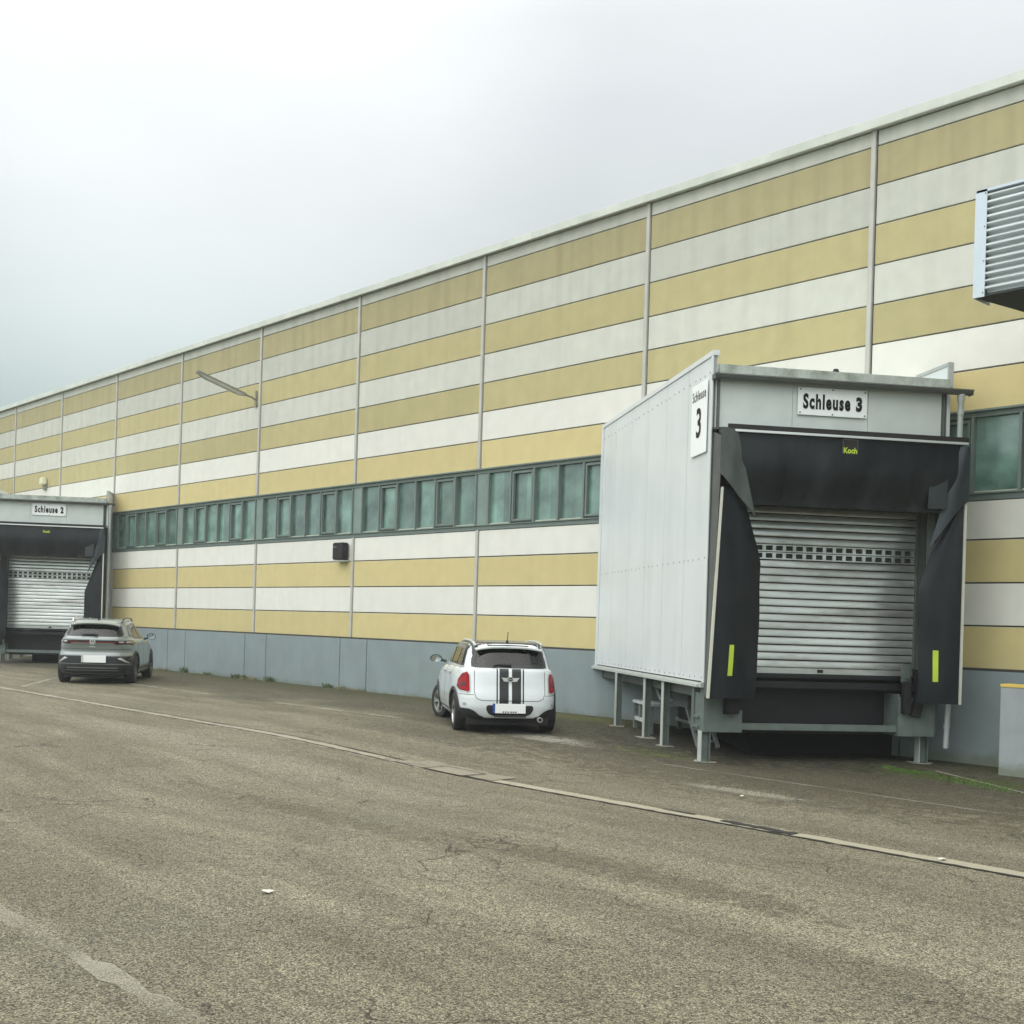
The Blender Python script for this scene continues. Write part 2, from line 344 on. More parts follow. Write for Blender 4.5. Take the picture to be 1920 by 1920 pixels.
def text_mb(txt, height, width, fn, bold=.02, spacing=1.0):
    """lettering as real mesh; fn maps (u, v) in metres to a 3D point; returns MB"""
    cu = bpy.data.curves.new('t', 'FONT'); cu.body = txt; cu.size = 1; cu.offset = bold; cu.space_character = spacing; cu.resolution_u = 4
    ob = bpy.data.objects.new('t', cu); COL.objects.link(ob)
    dg = bpy.context.evaluated_depsgraph_get(); me = bpy.data.meshes.new_from_object(ob.evaluated_get(dg))
    xs = [v.co.x for v in me.vertices]; ys = [v.co.y for v in me.vertices]
    x0, x1, y0, y1 = min(xs), max(xs), min(ys), max(ys)
    m = MB(); m.add([fn((v.co.x - x0) / (x1 - x0) * width, (v.co.y - y0) / (y1 - y0) * height) for v in me.vertices], [tuple(p.vertices) for p in me.polygons])
    bpy.data.objects.remove(ob); bpy.data.curves.remove(cu); bpy.data.meshes.remove(me)
    return m

# ------------------------------------------------------------------ ground
def gz(x):
    t = min(1, max(0, (x + 6) / 6)); return -0.12 * t * t * (3 - 2 * t)

def ground_mat():
    m = bpy.data.materials.new('old_asphalt'); m.use_nodes = True; t = m.node_tree; b = t.nodes['Principled BSDF']
    L = t.links.new
    tc = N(t, 'ShaderNodeTexCoord'); P = tc.outputs['Object']
    def noise(scale, det=5, rough=.55, stretch=None, dist=0):
        n = N(t, 'ShaderNodeTexNoise'); n.inputs['Scale'].default_value = scale; n.inputs['Detail'].default_value = det; n.inputs['Roughness'].default_value = rough; n.inputs['Distortion'].default_value = dist
        if stretch:
            mp = N(t, 'ShaderNodeMapping'); mp.inputs['Scale'].default_value = stretch; L(P, mp.inputs[0]); L(mp.outputs[0], n.inputs[0])
        else: L(P, n.inputs[0])
        return n.outputs[0]
    def mrange(x, a, bb, c_=0, d_=1, sm=False):
        r = N(t, 'ShaderNodeMapRange'); 
        if sm: r.interpolation_type = 'SMOOTHSTEP'
        r.inputs[1].default_value = a; r.inputs[2].default_value = bb; r.inputs[3].default_value = c_; r.inputs[4].default_value = d_; L(x, r.inputs[0]); return r.outputs[0]
    def mix(f, a, bb):
        x = N(t, 'ShaderNodeMix', data_type='RGBA')
        L(f, x.inputs[0])
        for i, q in ((6, a), (7, bb)):
            if isinstance(q, tuple): x.inputs[i].default_value = (*q, 1)
            else: L(q, x.inputs[i])
        return x.outputs[2]
    def mul(a, bb):
        x = N(t, 'ShaderNodeMath', operation='MULTIPLY'); L(a, x.inputs[0])
        if isinstance(bb, float): x.inputs[1].default_value = bb
        else: L(bb, x.inputs[1])
        return x.outputs[0]
    sp = N(t, 'ShaderNodeSeparateXYZ'); L(P, sp.inputs[0]); X, Y = sp.outputs[0], sp.outputs[1]
    base = mix(mrange(noise(.35, 4), .35, .65), GB1, GB2)
    base = mix(mrange(noise(1.0, 5, .6, (.22, 1.1, 1), .6), .42, .68, 0, .75), base, GB3)      # long pale drag marks
    base = mix(mrange(noise(1.0, 5, .6, (.3, 1.6, 1), .8), .52, .74, 0, .6), base, GB4)   # darker ones
    # damp, mossy band towards the building
    ye = N(t, 'ShaderNodeMath', operation='ADD'); L(Y, ye.inputs[0]); L(mrange(noise(.8, 5, .6, (.5, 1, 1)), .3, .7, -1.6, 1.6), ye.inputs[1])
    damp = mrange(ye.outputs[0], -6.6, -2.2, 0, .85, True)
    base = mix(damp, base, GB5)
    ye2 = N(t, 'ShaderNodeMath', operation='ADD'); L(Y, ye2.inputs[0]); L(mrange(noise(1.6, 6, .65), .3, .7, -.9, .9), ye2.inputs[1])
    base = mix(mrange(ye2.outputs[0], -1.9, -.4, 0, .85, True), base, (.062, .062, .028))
    # moss beside the dock on the right
    def blob(cx, cy, rx, ry, col, amt, base):
        mp = N(t, 'ShaderNodeMapping'); mp.inputs['Location'].default_value = (-cx / rx, -cy / ry, 0); mp.inputs['Scale'].default_value = (1 / rx, 1 / ry, 0); L(P, mp.inputs[0])
        ln = N(t, 'ShaderNodeVectorMath', operation='LENGTH'); L(mp.outputs[0], ln.inputs[0])
        a = N(t, 'ShaderNodeMath', operation='ADD'); L(ln.outputs['Value'], a.inputs[0]); L(mrange(noise(4.5, 7, .7), .25, .75, -.75, .75), a.inputs[1])
        return mix(mrange(a.outputs[0], 1.1, .45, 0, amt, True), base, col)
    base = blob(1.0, -4.4, 6.5, 2.3, (.068, .058, .036), .75, base)      # damp brown ground before the dock
    base = blob(-4.4, -5.6, 2.6, .7, (.085, .076, .05), .6, base)
    base = blob(4.5, -10.6, 2.2, .35, (.082, .072, .046), .6, base)
    base = blob(.5, -11.2, 2.6, .28, (.085, .075, .048), .5, base)
    base = blob(-4.5, -9.6, 7.0, .55, (.225, .205, .15), .55, base)
    base = blob(2.7, -2.1, 1.9, .55, (.06, .08, .018), .95, base)
    base = blob(1.9, -1.85, .45, .22, (.065, .13, .016), 1.0, base)
    base = blob(-1.4, -3.6, 1.0, .5, (.085, .10, .02), .9, base)
    base = blob(-5.6, -.7, 2.2, .6, (.10, .105, .035), .8, base)
    base = blob(-3.6, -4.0, 1.3, .45, (.34, .33, .27), .75, base)       # scuffed pale patch
    base = blob(1.9, -5.9, 1.0, .2, (.29, .28, .22), .6, base)
    base = blob(-1.3, -.9, 3.6, 3.4, (.035, .032, .024), .9, base)         # shade under the dock painted into the ground colour
    base = blob(-31.5, -1, 3.6, 3.2, (.08, .078, .06), .6, base)  # shade below the far dock, painted in more weakly
    # aggregate
    vo = N(t, 'ShaderNodeTexVoronoi'); vo.inputs['Scale'].default_value = 88; L(P, vo.inputs[0])
    g = N(t, 'ShaderNodeSeparateColor'); L(vo.outputs['Color'], g.inputs[0])
    vo2 = N(t, 'ShaderNodeTexVoronoi'); vo2.inputs['Scale'].default_value = 210; L(P, vo2.inputs[0])
    g2 = N(t, 'ShaderNodeSeparateColor'); L(vo2.outputs['Color'], g2.inputs[0])
    s1 = mrange(g.outputs[0], 0, 1, .30, 1.75); s2 = mrange(g2.outputs[1], 0, 1, .50, 1.55)
    s3 = mrange(g.outputs[2], .93, .97, 1.0, 1.8)
    s4 = mrange(vo.outputs['Distance'], .3, .8, 1.08, .62)
    tot = mul(mul(mul(s1, s2), s3), s4)
    mott = mrange(noise(9, 6, .7), .3, .7, .86, 1.14)
    tot = mul(tot, mott)
    # cracks
    dn = N(t, 'ShaderNodeTexNoise'); dn.inputs['Scale'].default_value = 2.2; dn.inputs['Detail'].default_value = 6; L(P, dn.inputs[0])
    dsc = N(t, 'ShaderNodeVectorMath', operation='SCALE'); L(dn.outputs['Color'], dsc.inputs[0]); dsc.inputs['Scale'].default_value = .55
    dad = N(t, 'ShaderNodeVectorMath', operation='ADD'); L(P, dad.inputs[0]); L(dsc.outputs[0], dad.inputs[1])
    vc = N(t, 'ShaderNodeTexVoronoi', feature='DISTANCE_TO_EDGE'); vc.inputs['Scale'].default_value = .75; L(dad.outputs[0], vc.inputs[0])
    line = mrange(vc.outputs['Distance'], .002, .0075, 1, 0)
    cm = mul(line, mrange(noise(.45, 3), .46, .56))
    tot = mul(tot, mrange(cm, 0, 1, 1, .28))
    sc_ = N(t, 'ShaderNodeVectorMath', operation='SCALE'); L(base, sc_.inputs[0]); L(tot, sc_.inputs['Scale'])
    L(sc_.outputs[0], b.inputs['Base Color']); b.inputs['Roughness'].default_value = .88; b.inputs['Specular IOR Level'].default_value = .35
    bp = N(t, 'ShaderNodeBump'); bp.inputs['Strength'].default_value = .75; bp.inputs['Distance'].default_value = .006
    hh = N(t, 'ShaderNodeMath', operation='ADD'); L(mrange(vo.outputs['Distance'], 0, .8, 1, 0), hh.inputs[0]); L(mrange(g2.outputs[0], 0, 1, 0, .5), hh.inputs[1])
    L(hh.outputs[0], bp.inputs['Height']); L(bp.outputs[0], b.inputs['Normal'])
    return m
GB1, GB2, GB3, GB4, GB5 = (.132, .118, .078), (.142, .133, .092), (.225, .204, .140), (.092, .081, .052), (.066, .060, .039)
xs = [-320, -150, -60] + [-6 + i * .25 for i in range(25)] + [8, 20, 60, 320]
g = MB()
ys = [-320, -60, 0, 60, 320]
for x in xs:
    for y in ys: g.v.append((x, y, gz(x)))
for i in range(len(xs) - 1):
    for j in range(len(ys) - 1):
        a = i * len(ys) + j; g.f.append((a, a + len(ys), a + len(ys) + 1, a + 1)); g.mi.append(0)
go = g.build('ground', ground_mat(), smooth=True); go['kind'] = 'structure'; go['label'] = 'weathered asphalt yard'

def strip(name, pts, widths, m, dz, jitter=0.0, n=60):
    """flat strip following the ground, pts polyline (x,y)"""
    s = MB(); L_ = []
    tot = [0]
    for a, b in zip(pts, pts[1:]): tot.append(tot[-1] + math.dist(a, b))
    for k in range(n + 1):
        d = tot[-1] * k / n
        for i in range(len(pts) - 1):
            if d <= tot[i + 1] + 1e-9: break
        t = (d - tot[i]) / (tot[i + 1] - tot[i]); a, b = Vector(pts[i]), Vector(pts[i + 1]); p = a.lerp(b, t); q = (b - a).normalized(); nn = Vector((-q.y, q.x))
        wv = widths[0] + (widths[1] - widths[0]) * k / n
        j1, j2 = random.uniform(-jitter, jitter), random.uniform(-jitter, jitter)
        p1, p2 = p + nn * (wv / 2 + j1), p - nn * (wv / 2 + j2)
        L_.append((p1, p2))
    for p1, p2 in L_:
        s.v.append((p1.x, p1.y, gz(p1.x) + dz)); s.v.append((p2.x, p2.y, gz(p2.x) + dz))
    for k in range(n): s.f.append((2 * k, 2 * k + 1, 2 * k + 3, 2 * k + 2)); s.mi.append(0)
    o = s.build(name, m); o['kind'] = 'structure'
    return o

# drain channel crossing the yard parallel to the hall
dc = strip('drain_channel', [(-60, -8.02), (-1.7, -8.02)], (.28, .28), worn_paint('channel_concrete', (.255, .238, .175), .52, .78, 9), .004, .03, 240)
dc2 = strip('drain_channel', [(-.5, -7.94), (40, -7.94)], (.20, .20), worn_paint('channel_concrete_b', (.28, .26, .19), .50, .74, 9), .004, .025, 160)
strip('drain_slot', [(-60, -8.10), (-1.8, -8.10)], (.045, .045), M_SLIT, .008, .014, 500)
strip('drain_slot', [(-13, -7.86), (-1.9, -7.86)], (.018, .04), M_SLIT, .008, .008, 90)
strip('drain_slot', [(-.9, -8.06), (40, -8.06)], (.042, .042), M_SLIT, .008, .014, 500)
strip('drain_hole', [(3.15, -7.93), (4.05, -7.95)], (.10, .13), M_SLIT, .012, .02, 14)
strip('drain_hole', [(2.3, -7.86), (2.75, -7.86)], (.03, .05), M_SLIT, .012, .01, 10)
strip('manhole_patch', [(-2.3, -7.8), (-.35, -7.8)], (.5, .45), worn_paint('patch_concrete', (.19, .176, .125), .45, .75, 4), .0105, .04, 12)
strip('manhole_patch', [(-1.55, -7.9), (-.85, -7.9)], (.36, .36), mat('manhole_lid_concrete', (.20, .186, .135), .9, var=.12, vs=6, bump=.2), .0145, .0, 3)
for a, b in (((-1.6, -8.1), (-.8, -8.1)), ((-1.6, -7.7), (-.8, -7.7)), ((-1.6, -8.1), (-1.6, -7.7)), ((-.8, -8.1), (-.8, -7.7))):
    strip('drain_slot', [a, b], (.02, .02), M_SLIT, .0175, .006, 8)
# markings
WP = worn_paint('worn_white_paint', (.44, .43, .35), .62, .90, 30, .75)
WP2 = worn_paint('faint_white_paint', (.36, .35, .28), .68, .92, 14, .45)
WP3 = worn_paint('pale_ground_line', (.42, .40, .32), .74, .98, 110, .55)
for pts, wd, m_ in (([(-21.76, -5.13), (-17.96, -7.43)], (.10, .10), WP), ([(-18.6, -4.46), (-14.5, -4.38)], (.10, .10), WP), ([(-11.6, -4.36), (-7.2, -4.22)], (.10, .09), WP),
                    ([(-30, -15.0), (6.6, -15.0)], (.12, .12), WP3), ([(2.1, -1.5), (4.3, -2.95)], (.05, .06), WP),
                    ([(-.6, -4.6), (4.6, -4.75)], (.08, .08), WP2), ([(-27, -5.7), (-22.5, -6.0)], (.08, .08), WP2)):
    strip('road_marking', pts, wd, m_, .006, .03 if m_ is WP3 else .008, 300 if m_ is WP3 else 40)

# ------------------------------------------------------------------ warehouse
MOD = .66976; Z0 = 1.37
XL, XR = -75.0, 21.0
PIL = [5.0 * i for i in range(-15, 5)]
wh = thing('warehouse', 'long warehouse hall clad in yellow and white horizontal panels with a green window band', 'building', (0, 0, 0))
lines_lo = [0, .93, 1.86, 2.80, 3.655]; lines_hi = [5.61, 6.53, 7.465, 8.395, 9.325, 10.27, 11.2, 12.13, 12.5]
K = .7182
lo = [Z0 + K * v for v in lines_lo]; hi = [Z0 + K * v for v in lines_hi]
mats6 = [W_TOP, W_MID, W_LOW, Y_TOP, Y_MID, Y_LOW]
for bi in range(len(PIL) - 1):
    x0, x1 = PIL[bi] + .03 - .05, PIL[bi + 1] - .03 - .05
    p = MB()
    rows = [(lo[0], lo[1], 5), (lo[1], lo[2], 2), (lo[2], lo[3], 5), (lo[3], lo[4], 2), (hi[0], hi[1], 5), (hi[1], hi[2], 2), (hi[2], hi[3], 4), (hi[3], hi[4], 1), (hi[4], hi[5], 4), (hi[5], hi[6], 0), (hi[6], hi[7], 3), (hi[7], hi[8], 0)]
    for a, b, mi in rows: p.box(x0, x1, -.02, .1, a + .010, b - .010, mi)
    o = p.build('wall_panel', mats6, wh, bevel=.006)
# dark core behind the joints
MB().box(XL, XR, .02, .30, -.2, lo[4]).box(XL, XR, .02, .30, hi[0], hi[8]).box(XL, XR, .15, .30, lo[4], hi[0]).build('wall', M_JOINT, wh)
MB().box(XL, XR, .30, 45, 0, hi[8] - .05).build('roof', M_ROOF, wh)
# end wall on the left, roof slab
for x in PIL:
    s = MB().box(x - .138, x - .052, -.05, .02, hi[0] + .02, hi[8]).build('joint_cover', M_STRIP, wh, bevel=.006)
    s = MB().box(x - .125, x - .04, -.05, .02, lo[0] + .01, lo[4]).build('joint_cover', M_STRIP, wh, bevel=.006)
# coping in lengths
xx = XL
while xx < XR:
    x2 = min(xx + 7.4, XR)
    MB().box(xx + .006, x2 - .006, -.13, .5, hi[8] + .012, hi[8] + .145).box(xx + .006, x2 - .006, -.15, -.13, hi[8] - .005, hi[8] + .155).build('coping', M_COPING, wh, bevel=.006)
    MB().box(xx - .03, xx + .03, -.156, -.15, hi[8] - .004, hi[8] + .153).build('coping_clip', M_COPING, wh)
    xx = x2
# plinth in cast lengths
jx = []
for x in PIL: jx += [x - .52, x + .70]
jx = [XL] + jx[1:] + [XR]
for a, b in zip(jx, jx[1:]):
    MB().box(a + .012, b - .012, -.05, .1, -.3, lo[0] - .03).build('plinth', M_PLINTH, wh, bevel=.008)
MB().box(XL, XR, -.035, .02, lo[0] - .03, lo[0] + .01).build('drip_edge', M_JOINT, wh)
# window band: one window per bay
zs, zt = lo[4], hi[0]
def window_bay(x):
    f = MB(); a0, a1 = x - .18, x + 5 - .18
    f.box(a0, a1, -.03, .12, zs, zs + .095).box(a0, a1, -.06, .12, zs + .095, zs + .12)
    f.box(a0, a1, -.03, .12, zt - .10, zt).box(a0, a1, -.085, .0, zt - .02, zt + .015)
    mull = [x + .27 + .76 * k for k in range(7)]
    for mx_ in mull: f.box(mx_ - .026, mx_ + .026, -.045, .1, zs + .12, zt - .10)
    fr = f.build('window', M_FRAME, wh, bevel=.004)
    MB().box(a0, x + .237, -.012, .1, zs + .12, zt - .10).build('column_sheet', mat('column_sheet_green', (.185, .25, .225), .35, var=.15, vs=2), fr)
    p = MB()
    for k in range(6): p.box(mull[k] + .026, mull[k + 1] - .026, .045 + .006 * (k % 2), .09, zs + .12, zt - .10)
    p.build('pane', M_PANE, fr)
    for k in (0, 2, 3, 5): MB().box(mull[k] + .034, mull[k + 1] - .034, .0, .043, zs + .12, zs + .15).build('window_ledge', mat('pale_putty', (.42, .45, .36), .7), fr)
    for k in (1, 4):
        q = MB(); u0, u1, v0, v1 = mull[k] + .045, mull[k + 1] - .045, zs + .16, zt - .135
        q.box(u0, u0 + .045, -.03, .04, v0, v1).box(u1 - .045, u1, -.03, .04, v0, v1).box(u0 + .045, u1 - .045, -.03, .04, v0, v0 + .045).box(u0 + .045, u1 - .045, -.03, .04, v1 - .045, v1)
        q.build('opening_sash', M_FRAME, fr, bevel=.003)
        MB().box(u0 - .008, u1 + .008, -.02, .03, v0 - .022, v0 - .002).box(u0 - .012, u0 - .002, -.02, .03, v0, v1).box(u0, u1, -.02, .03, v1 + .002, v1 + .016).build('sash_gap', M_FRAMED, fr)
for x in PIL[:-1]: window_bay(x)
MB().box(XL, XR, -.01, .02, zs - .03, zs - .001).build('sill_shadow_gap', M_JOINT, wh)
# algae stains on the old paint near far column
# ------------------------------------------------------------------ loading docks
nv = Vector((.5447, .8386, 0)); dv = Vector((.8386, -.5447, 0))
DRZ = math.atan2(.8386, .5447)
def wall_y(x): return 7.0 - 1.5396 * x         # local depth at which the hall wall stands

def dock(name, label, origin, num, group):
    o = thing(name, label, 'loading dock', (origin[0], origin[1], 0), DRZ, group)
    g0 = lambda x, y: gz(origin[0] + nv.x * x - dv.x * y) 
    T = .07
    # left side wall of vertical sheets
    s = MB()
    seams = [0.0, 1.14, 2.30, 3.42, 4.53, 5.72, 7.0]
    for a, b in zip(seams, seams[1:]):
        aa, bb = a + .006, b - .006
        s.box(-.0, T, aa, bb if b < 7 else 6.88, 1.075, 5.95)
    sw = s.build('side_wall', M_SHEET, o, bevel=.004)
    MB().box(.012, T - .012, .0, 6.86, 1.08, 5.94).build('seam_backing', M_SEAM, sw)
    MB().box(-.018, T + .02, -.03, 6.9, 5.93, 6.01).box(-.018, .0, -.03, .05, 1.06, 5.93).box(-.02, .0, 6.72, 6.9, 1.06, 5.93).build('side_trim', M_SHEET, sw, bevel=.004)
    MB().box(-.05, .10, .0, 6.95, .985, 1.055).box(-.075, -.05, .1, 6.95, .985, 1.03).build('sill_rail', M_STEELW, sw, bevel=.004)
    rv = MB()
    for z in (1.13, 2.92, 5.70):
        y = .12
        while y < 6.7:
            zz = z + random.uniform(-.008, .008); rv.tube([(-.006, y, zz), (.002, y, zz)], .015, 7); y += .27 + random.uniform(-.06, .06)
    rv.build('rivet', mat('rivet_grey', (.34, .35, .35), .5), sw)
    # right side wall
    MB().box(3.80, 3.86, .06, wall_y(3.84) - .02, 1.03, 6.03).build('side_wall', M_SHEET, o, bevel=.004)
    MB().box(3.79, 3.88, .04, wall_y(3.86) - .02, 6.03, 6.09).box(3.79, 3.88, .02, .06, 5.7, 6.09).build('parapet_trim', M_PIPE, o, bevel=.004)
    # posts
    MB().box(.002, .045, .0, .16, .35, 5.66).box(.045, .12, .10, .16, .35, 5.66).box(.075, .12, .0, .10, .35, 5.66).build('post', M_POST, o, bevel=.004)
    MB().box(3.70, 3.735, .0, .14, .35, 5.66).box(3.735, 3.80, .08, .14, .35, 5.66).build('post', M_POST, o, bevel=.004)
    # front fascia panels
    f = MB()
    for a, b in ((.125, 1.27), (1.275, 2.485), (2.49, 3.695)): f.box(a, b, .03, .08, 4.70, 5.655)
    f.build('fascia', M_SHEETG, o, bevel=.003)
    # gutter, coping, roof
    gt = MB(); pr = [(-.085 + .07 * math.cos(t), 5.635 + .07 * math.sin(t)) for t in [math.pi + i * math.pi / 8 for i in range(9)]]
    gt.sheet(lambda u, v: (-.02 + 4.14 * u, pr[int(round(v * 8))][0] + .0, pr[int(round(v * 8))][1]), 1, 8, (0, .006, .006))
    gt.box(-.02, 4.12, -.168, -.152, 5.628, 5.648)
    gt.plate([(-.02, 5.565), (-.005, 5.565), (-.005, 5.64), (-.02, 5.64)], -.15, -.02).plate([(4.105, 5.565), (4.12, 5.565), (4.12, 5.64), (4.105, 5.64)], -.15, -.02)
    gt.build('gutter', M_GUTTER, o, smooth=True)
    c_ = MB(); c_.box(.10, 3.80, -.012, .018, 5.60, 5.812)
    c_.prism([(.075, .02), (3.795, .02), (3.795, wall_y(3.8) - .05), (.075, wall_y(.075) - .1)], 5.70, 5.82)
    c_.build('roof', M_MOSSY, o)
    if num == '3': MB().tube([(1.95, .03, 5.82), (1.95, .03, 5.86)], [.05, .035], 10).build('roof_vent', M_BLACK, o)
    # downpipe
    dp_ = MB(); dp_.tube([(3.95, -.085, 5.575), (3.95, -.085, 5.50), (3.95, -.085, 5.44), (3.945, -.085, 5.0), (3.90, -.07, 1.0), (3.88, -.06, .14)], [.06, .06, .043, .043, .043, .043], 14)
    dp_.tube([(3.95, -.085, 5.34), (3.95, -.085, 5.26)], .052, 14).tube([(3.885, -.062, .50), (3.884, -.062, .44)], .052, 14)
    dp_.build('downpipe', M_PIPE, o, smooth=True)
    # floor slab and frame
    fl = MB(); fl.prism([(.11, .5), (3.78, .5), (3.78, wall_y(3.8) - .06), (.11, wall_y(.11) - .1)], .80, .98)
    fl.build('floor_slab', M_DARKP, o)
    MB().box(.62, 3.08, .47, 3.1, .28, .79).build('under_dock_shade_box', M_DARKP, o)  # made-up dark box hung below the slab to keep light out
    MB().box(.12, 3.70, .50, .60, 3.6, 5.6).box(.12, .55, .12, .50, .98, 5.6).box(3.52, 3.70, .12, .35, .98, 5.6).build('door_surround', M_RUBS, o)
    # door
    dr = MB(); x0, x1, z = .50, 3.50, 1.215; k = 0
    dr.box(x0, x1, .33, .40, 1.215, 1.30); z = 1.31
    while z < 3.95:
        rows = None
        if 2.90 < z < 3.13:
            # slatted vision row: bars between slots
            dr.box(x0, x1, .34, .37, z, z + .018).box(x0, x1, .345, .37, z + .09, z + .106)
            xx = x0
            while xx < x1: dr.box(xx, min(xx + .055, x1), .345, .37, z + .018, z + .09); xx += .163
        else:
            dr.sheet(lambda u, v: (x0 + (x1 - x0) * u, .349 - .006 * math.sin(math.pi * v) ** .5 + .012 * v, z + .100 * v), 1, 8, (0, .02, 0))
        z += .118; k += 1
    door = dr.build('roller_door', M_ALU, o)
    MB().box(x0, x1, .375, .42, 1.22, 4.0).build('slat_gap', M_GAP, door)
    MB().box(1.93, 2.02, .322, .331, 1.235, 1.285).build('door_lock', M_BLACK, door)
    MB().box(3.50, 3.56, .28, .42, 1.22, 4.0).box(.44, .50, .28, .42, 1.22, 4.0).build('door_guide', M_POST, o, bevel=.003)
    MB().box(3.565, 3.69, .1, .118, 1.2, 4.5).box(3.50, 3.565, .30, .32, 4.0, 4.5).build('jamb_cover', mat('jamb_grey', (.30, .33, .31), .5, streak=.15), o)
    MB().box(.44, 3.6, .27, .45, 4.0, 4.6).build('shutter_box', M_BLACK, o)
    # sill and leveller pit
    MB().box(.45, 3.55, .20, .42, 1.15, 1.205).box(.55, 3.2, .14, .22, .98, 1.10).box(.55, 3.2, .10, .14, 1.0, 1.02).build('dock_lip', M_DARKP, o, bevel=.004)
    MB().box(.45, 3.55, .43, .46, .30, 1.14).build('pit_plate', M_DARKP, o)
    MB().box(.61, 3.11, .02, .09, .365, .465).build('cross_beam', M_STEEL, o, bevel=.006)
    MB().box(.52, 3.2, .0 + .2, .26, .37, .45).build('rear_beam', M_POST, o)
    b1 = MB(); b1.plate([(.0, .33), (.60, .33), (.60, .66), (.52, .66), (.52, .60), (.30, .60), (.30, .86), (.0, .86)], -.03, .0).box(.565, .60, .0, .45, .33, .66).box(0.0, .03, .0, .5, .33, .9)
    b1.build('bumper_bracket', M_STEEL, o)
    b2 = MB(); b2.plate([(3.10, .31), (3.70, .31), (3.70, .90), (3.10, .90)], -.03, .0).box(3.10, 3.135, .0, .45, .31, .95).box(3.67, 3.70, .0, .5, .31, .9)
    b2.build('bumper_bracket', M_STEEL, o)
    MB().box(.31, .50, -.20, -.03, .61, .92).build('rubber_bumper', M_BLACK, o, bevel=.015)
    MB().box(3.13, 3.25, -.16, -.03, .66, 1.15).build('rubber_bumper', M_BLACK, o, bevel=.015)
    MB().add([], []).plate([(3.27, .64), (3.42, .60), (3.46, .80), (3.42, 1.32), (3.30, 1.34), (3.36, .95)], -.12, -.03).build('rubber_flap', M_BLACK, o)
    MB().box(3.16, 3.30, -.03, .05, 1.12, 1.42).box(3.19, 3.27, -.06, -.03, 1.18, 1.36).build('hinge_block', M_STEEL, o, bevel=.01)
    # shelter: side returns, header return, curtains
    A = -.50
    sh = MB()
    sh.add([(.0, .0, .86), (-.10, A, .87), (.0, A, 4.66), (.03, 0, 4.80)], [(0, 1, 2, 3)]); sh.add([(.012, .0, .86), (-.085, A + .012, .87), (.012, A + .012, 4.66), (.042, 0, 4.80)], [(3, 2, 1, 0)])
    sh.build('shelter_side', M_RUBS, o)
    MB().add([(3.86, .0, .85), (3.84, A, .85), (3.84, A, 4.66), (3.86, 0, 4.80), (3.845, 0, .85), (3.825, A, .85), (3.825, A, 4.66), (3.845, 0, 4.80)], [(0, 1, 2, 3), (7, 6, 5, 4), (0, 4, 5, 1), (2, 6, 7, 3)]).build('shelter_side', M_RUB, o)
    MB().add([(.0, 0.0, 4.86), (3.86, 0.0, 4.86), (3.84, A, 4.79), (.0, A, 4.79), (.0, 0.0, 4.83), (3.86, 0.0, 4.83), (3.84, A, 4.76), (.0, A, 4.76)], [(0, 1, 2, 3), (7, 6, 5, 4), (0, 4, 5, 1), (1, 5, 6, 2), (2, 6, 7, 3), (3, 7, 4, 0)]).build('shelter_roof', M_RUB, o)
    MB().box(.07, 3.83, A - .05, A - .02, 4.765, 4.835).build('header_flap', M_BLACK, o)
    MB().box(.08, 3.82, A - .066, A - .03, 4.725, 4.760).build('header_rail', M_ALUB, o, bevel=.004)
    # header curtain
    def hc(u, v):
        x = .11 + 3.66 * u; zt_, zb_ = 4.735, 3.70 - .0 * u
        inset = .20 * v ** 1.3
        x = .11 + inset + (3.66 - 2 * inset) * u
        y = A - .02 + .10 * v - .075 * math.sin(math.pi * min(1, v * 1.05)) ** 1.5 + .014 * math.sin(u * 23 + v * 2) * v + .01 * math.sin(u * 51 + v * 5) * v
        return (x, y, zt_ + (zb_ - zt_) * v)
    hd = MB().sheet(hc, 48, 16, (0, .012, 0)).build('header_curtain', M_RUB, o, smooth=True)
    for xs_ in (.95, 2.95):
        MB().sheet(lambda u, v: (xs_ + .05 * u, hc((xs_ - .31) / 3.26, .45 + .55 * v)[1] - .009, 4.735 - 1.035 * (.45 + .55 * v)), 1, 8, (0, .004, 0)).build('curtain_seam', M_RUB, hd)
    # worn corner drapes
    def drape(side):
        def fn(u, v):
            # u across from outside to inside, v down
            xo = -.03; xi = .22 + .30 * v
            zt_ = 4.78 - .03 * u; zb_ = 4.12 - .62 * u
            x = xo + (xi - xo) * u; zz = zt_ + (zb_ - zt_) * v
            y = A - .035 - .05 * math.sin(math.pi * u) * (1 - .4 * v) + .02 * math.sin(u * 9 + 3 * v) * v
            if side < 0: x = 3.84 - x
            return (x, y, zz)
        return fn
    MB().sheet(drape(1), 18, 22, (0, .012, 0)).build('corner_drape', M_RUBG, o, smooth=True)
    MB().sheet(lambda u, v: ((3.87 - .01 * v) * (1 - u) + (3.71 - .41 * v) * u, A - .035 - .05 * math.sin(math.pi * u) + .10 * v * u, 4.70 - .82 * v - .72 * v * u ** 1.3), 14, 22, (0, .012, 0)).build('corner_drape', mat('blue_grey_dock_fabric', (.026, .036, .044), .5, var=.4, vs=4, bump=.3, bs=6, stretch=(1, 1, .3)), o, smooth=True)
    MB().sheet(lambda u, v: (3.24 + .28 * u - .02 * v, A - .015 - .03 * u, 4.33 - .58 * v - .0 * u), 4, 6, (0, .008, 0)).build('curtain_flap', mat('flap_grey', (.022, .027, .031), .55, var=.3), o, smooth=True)
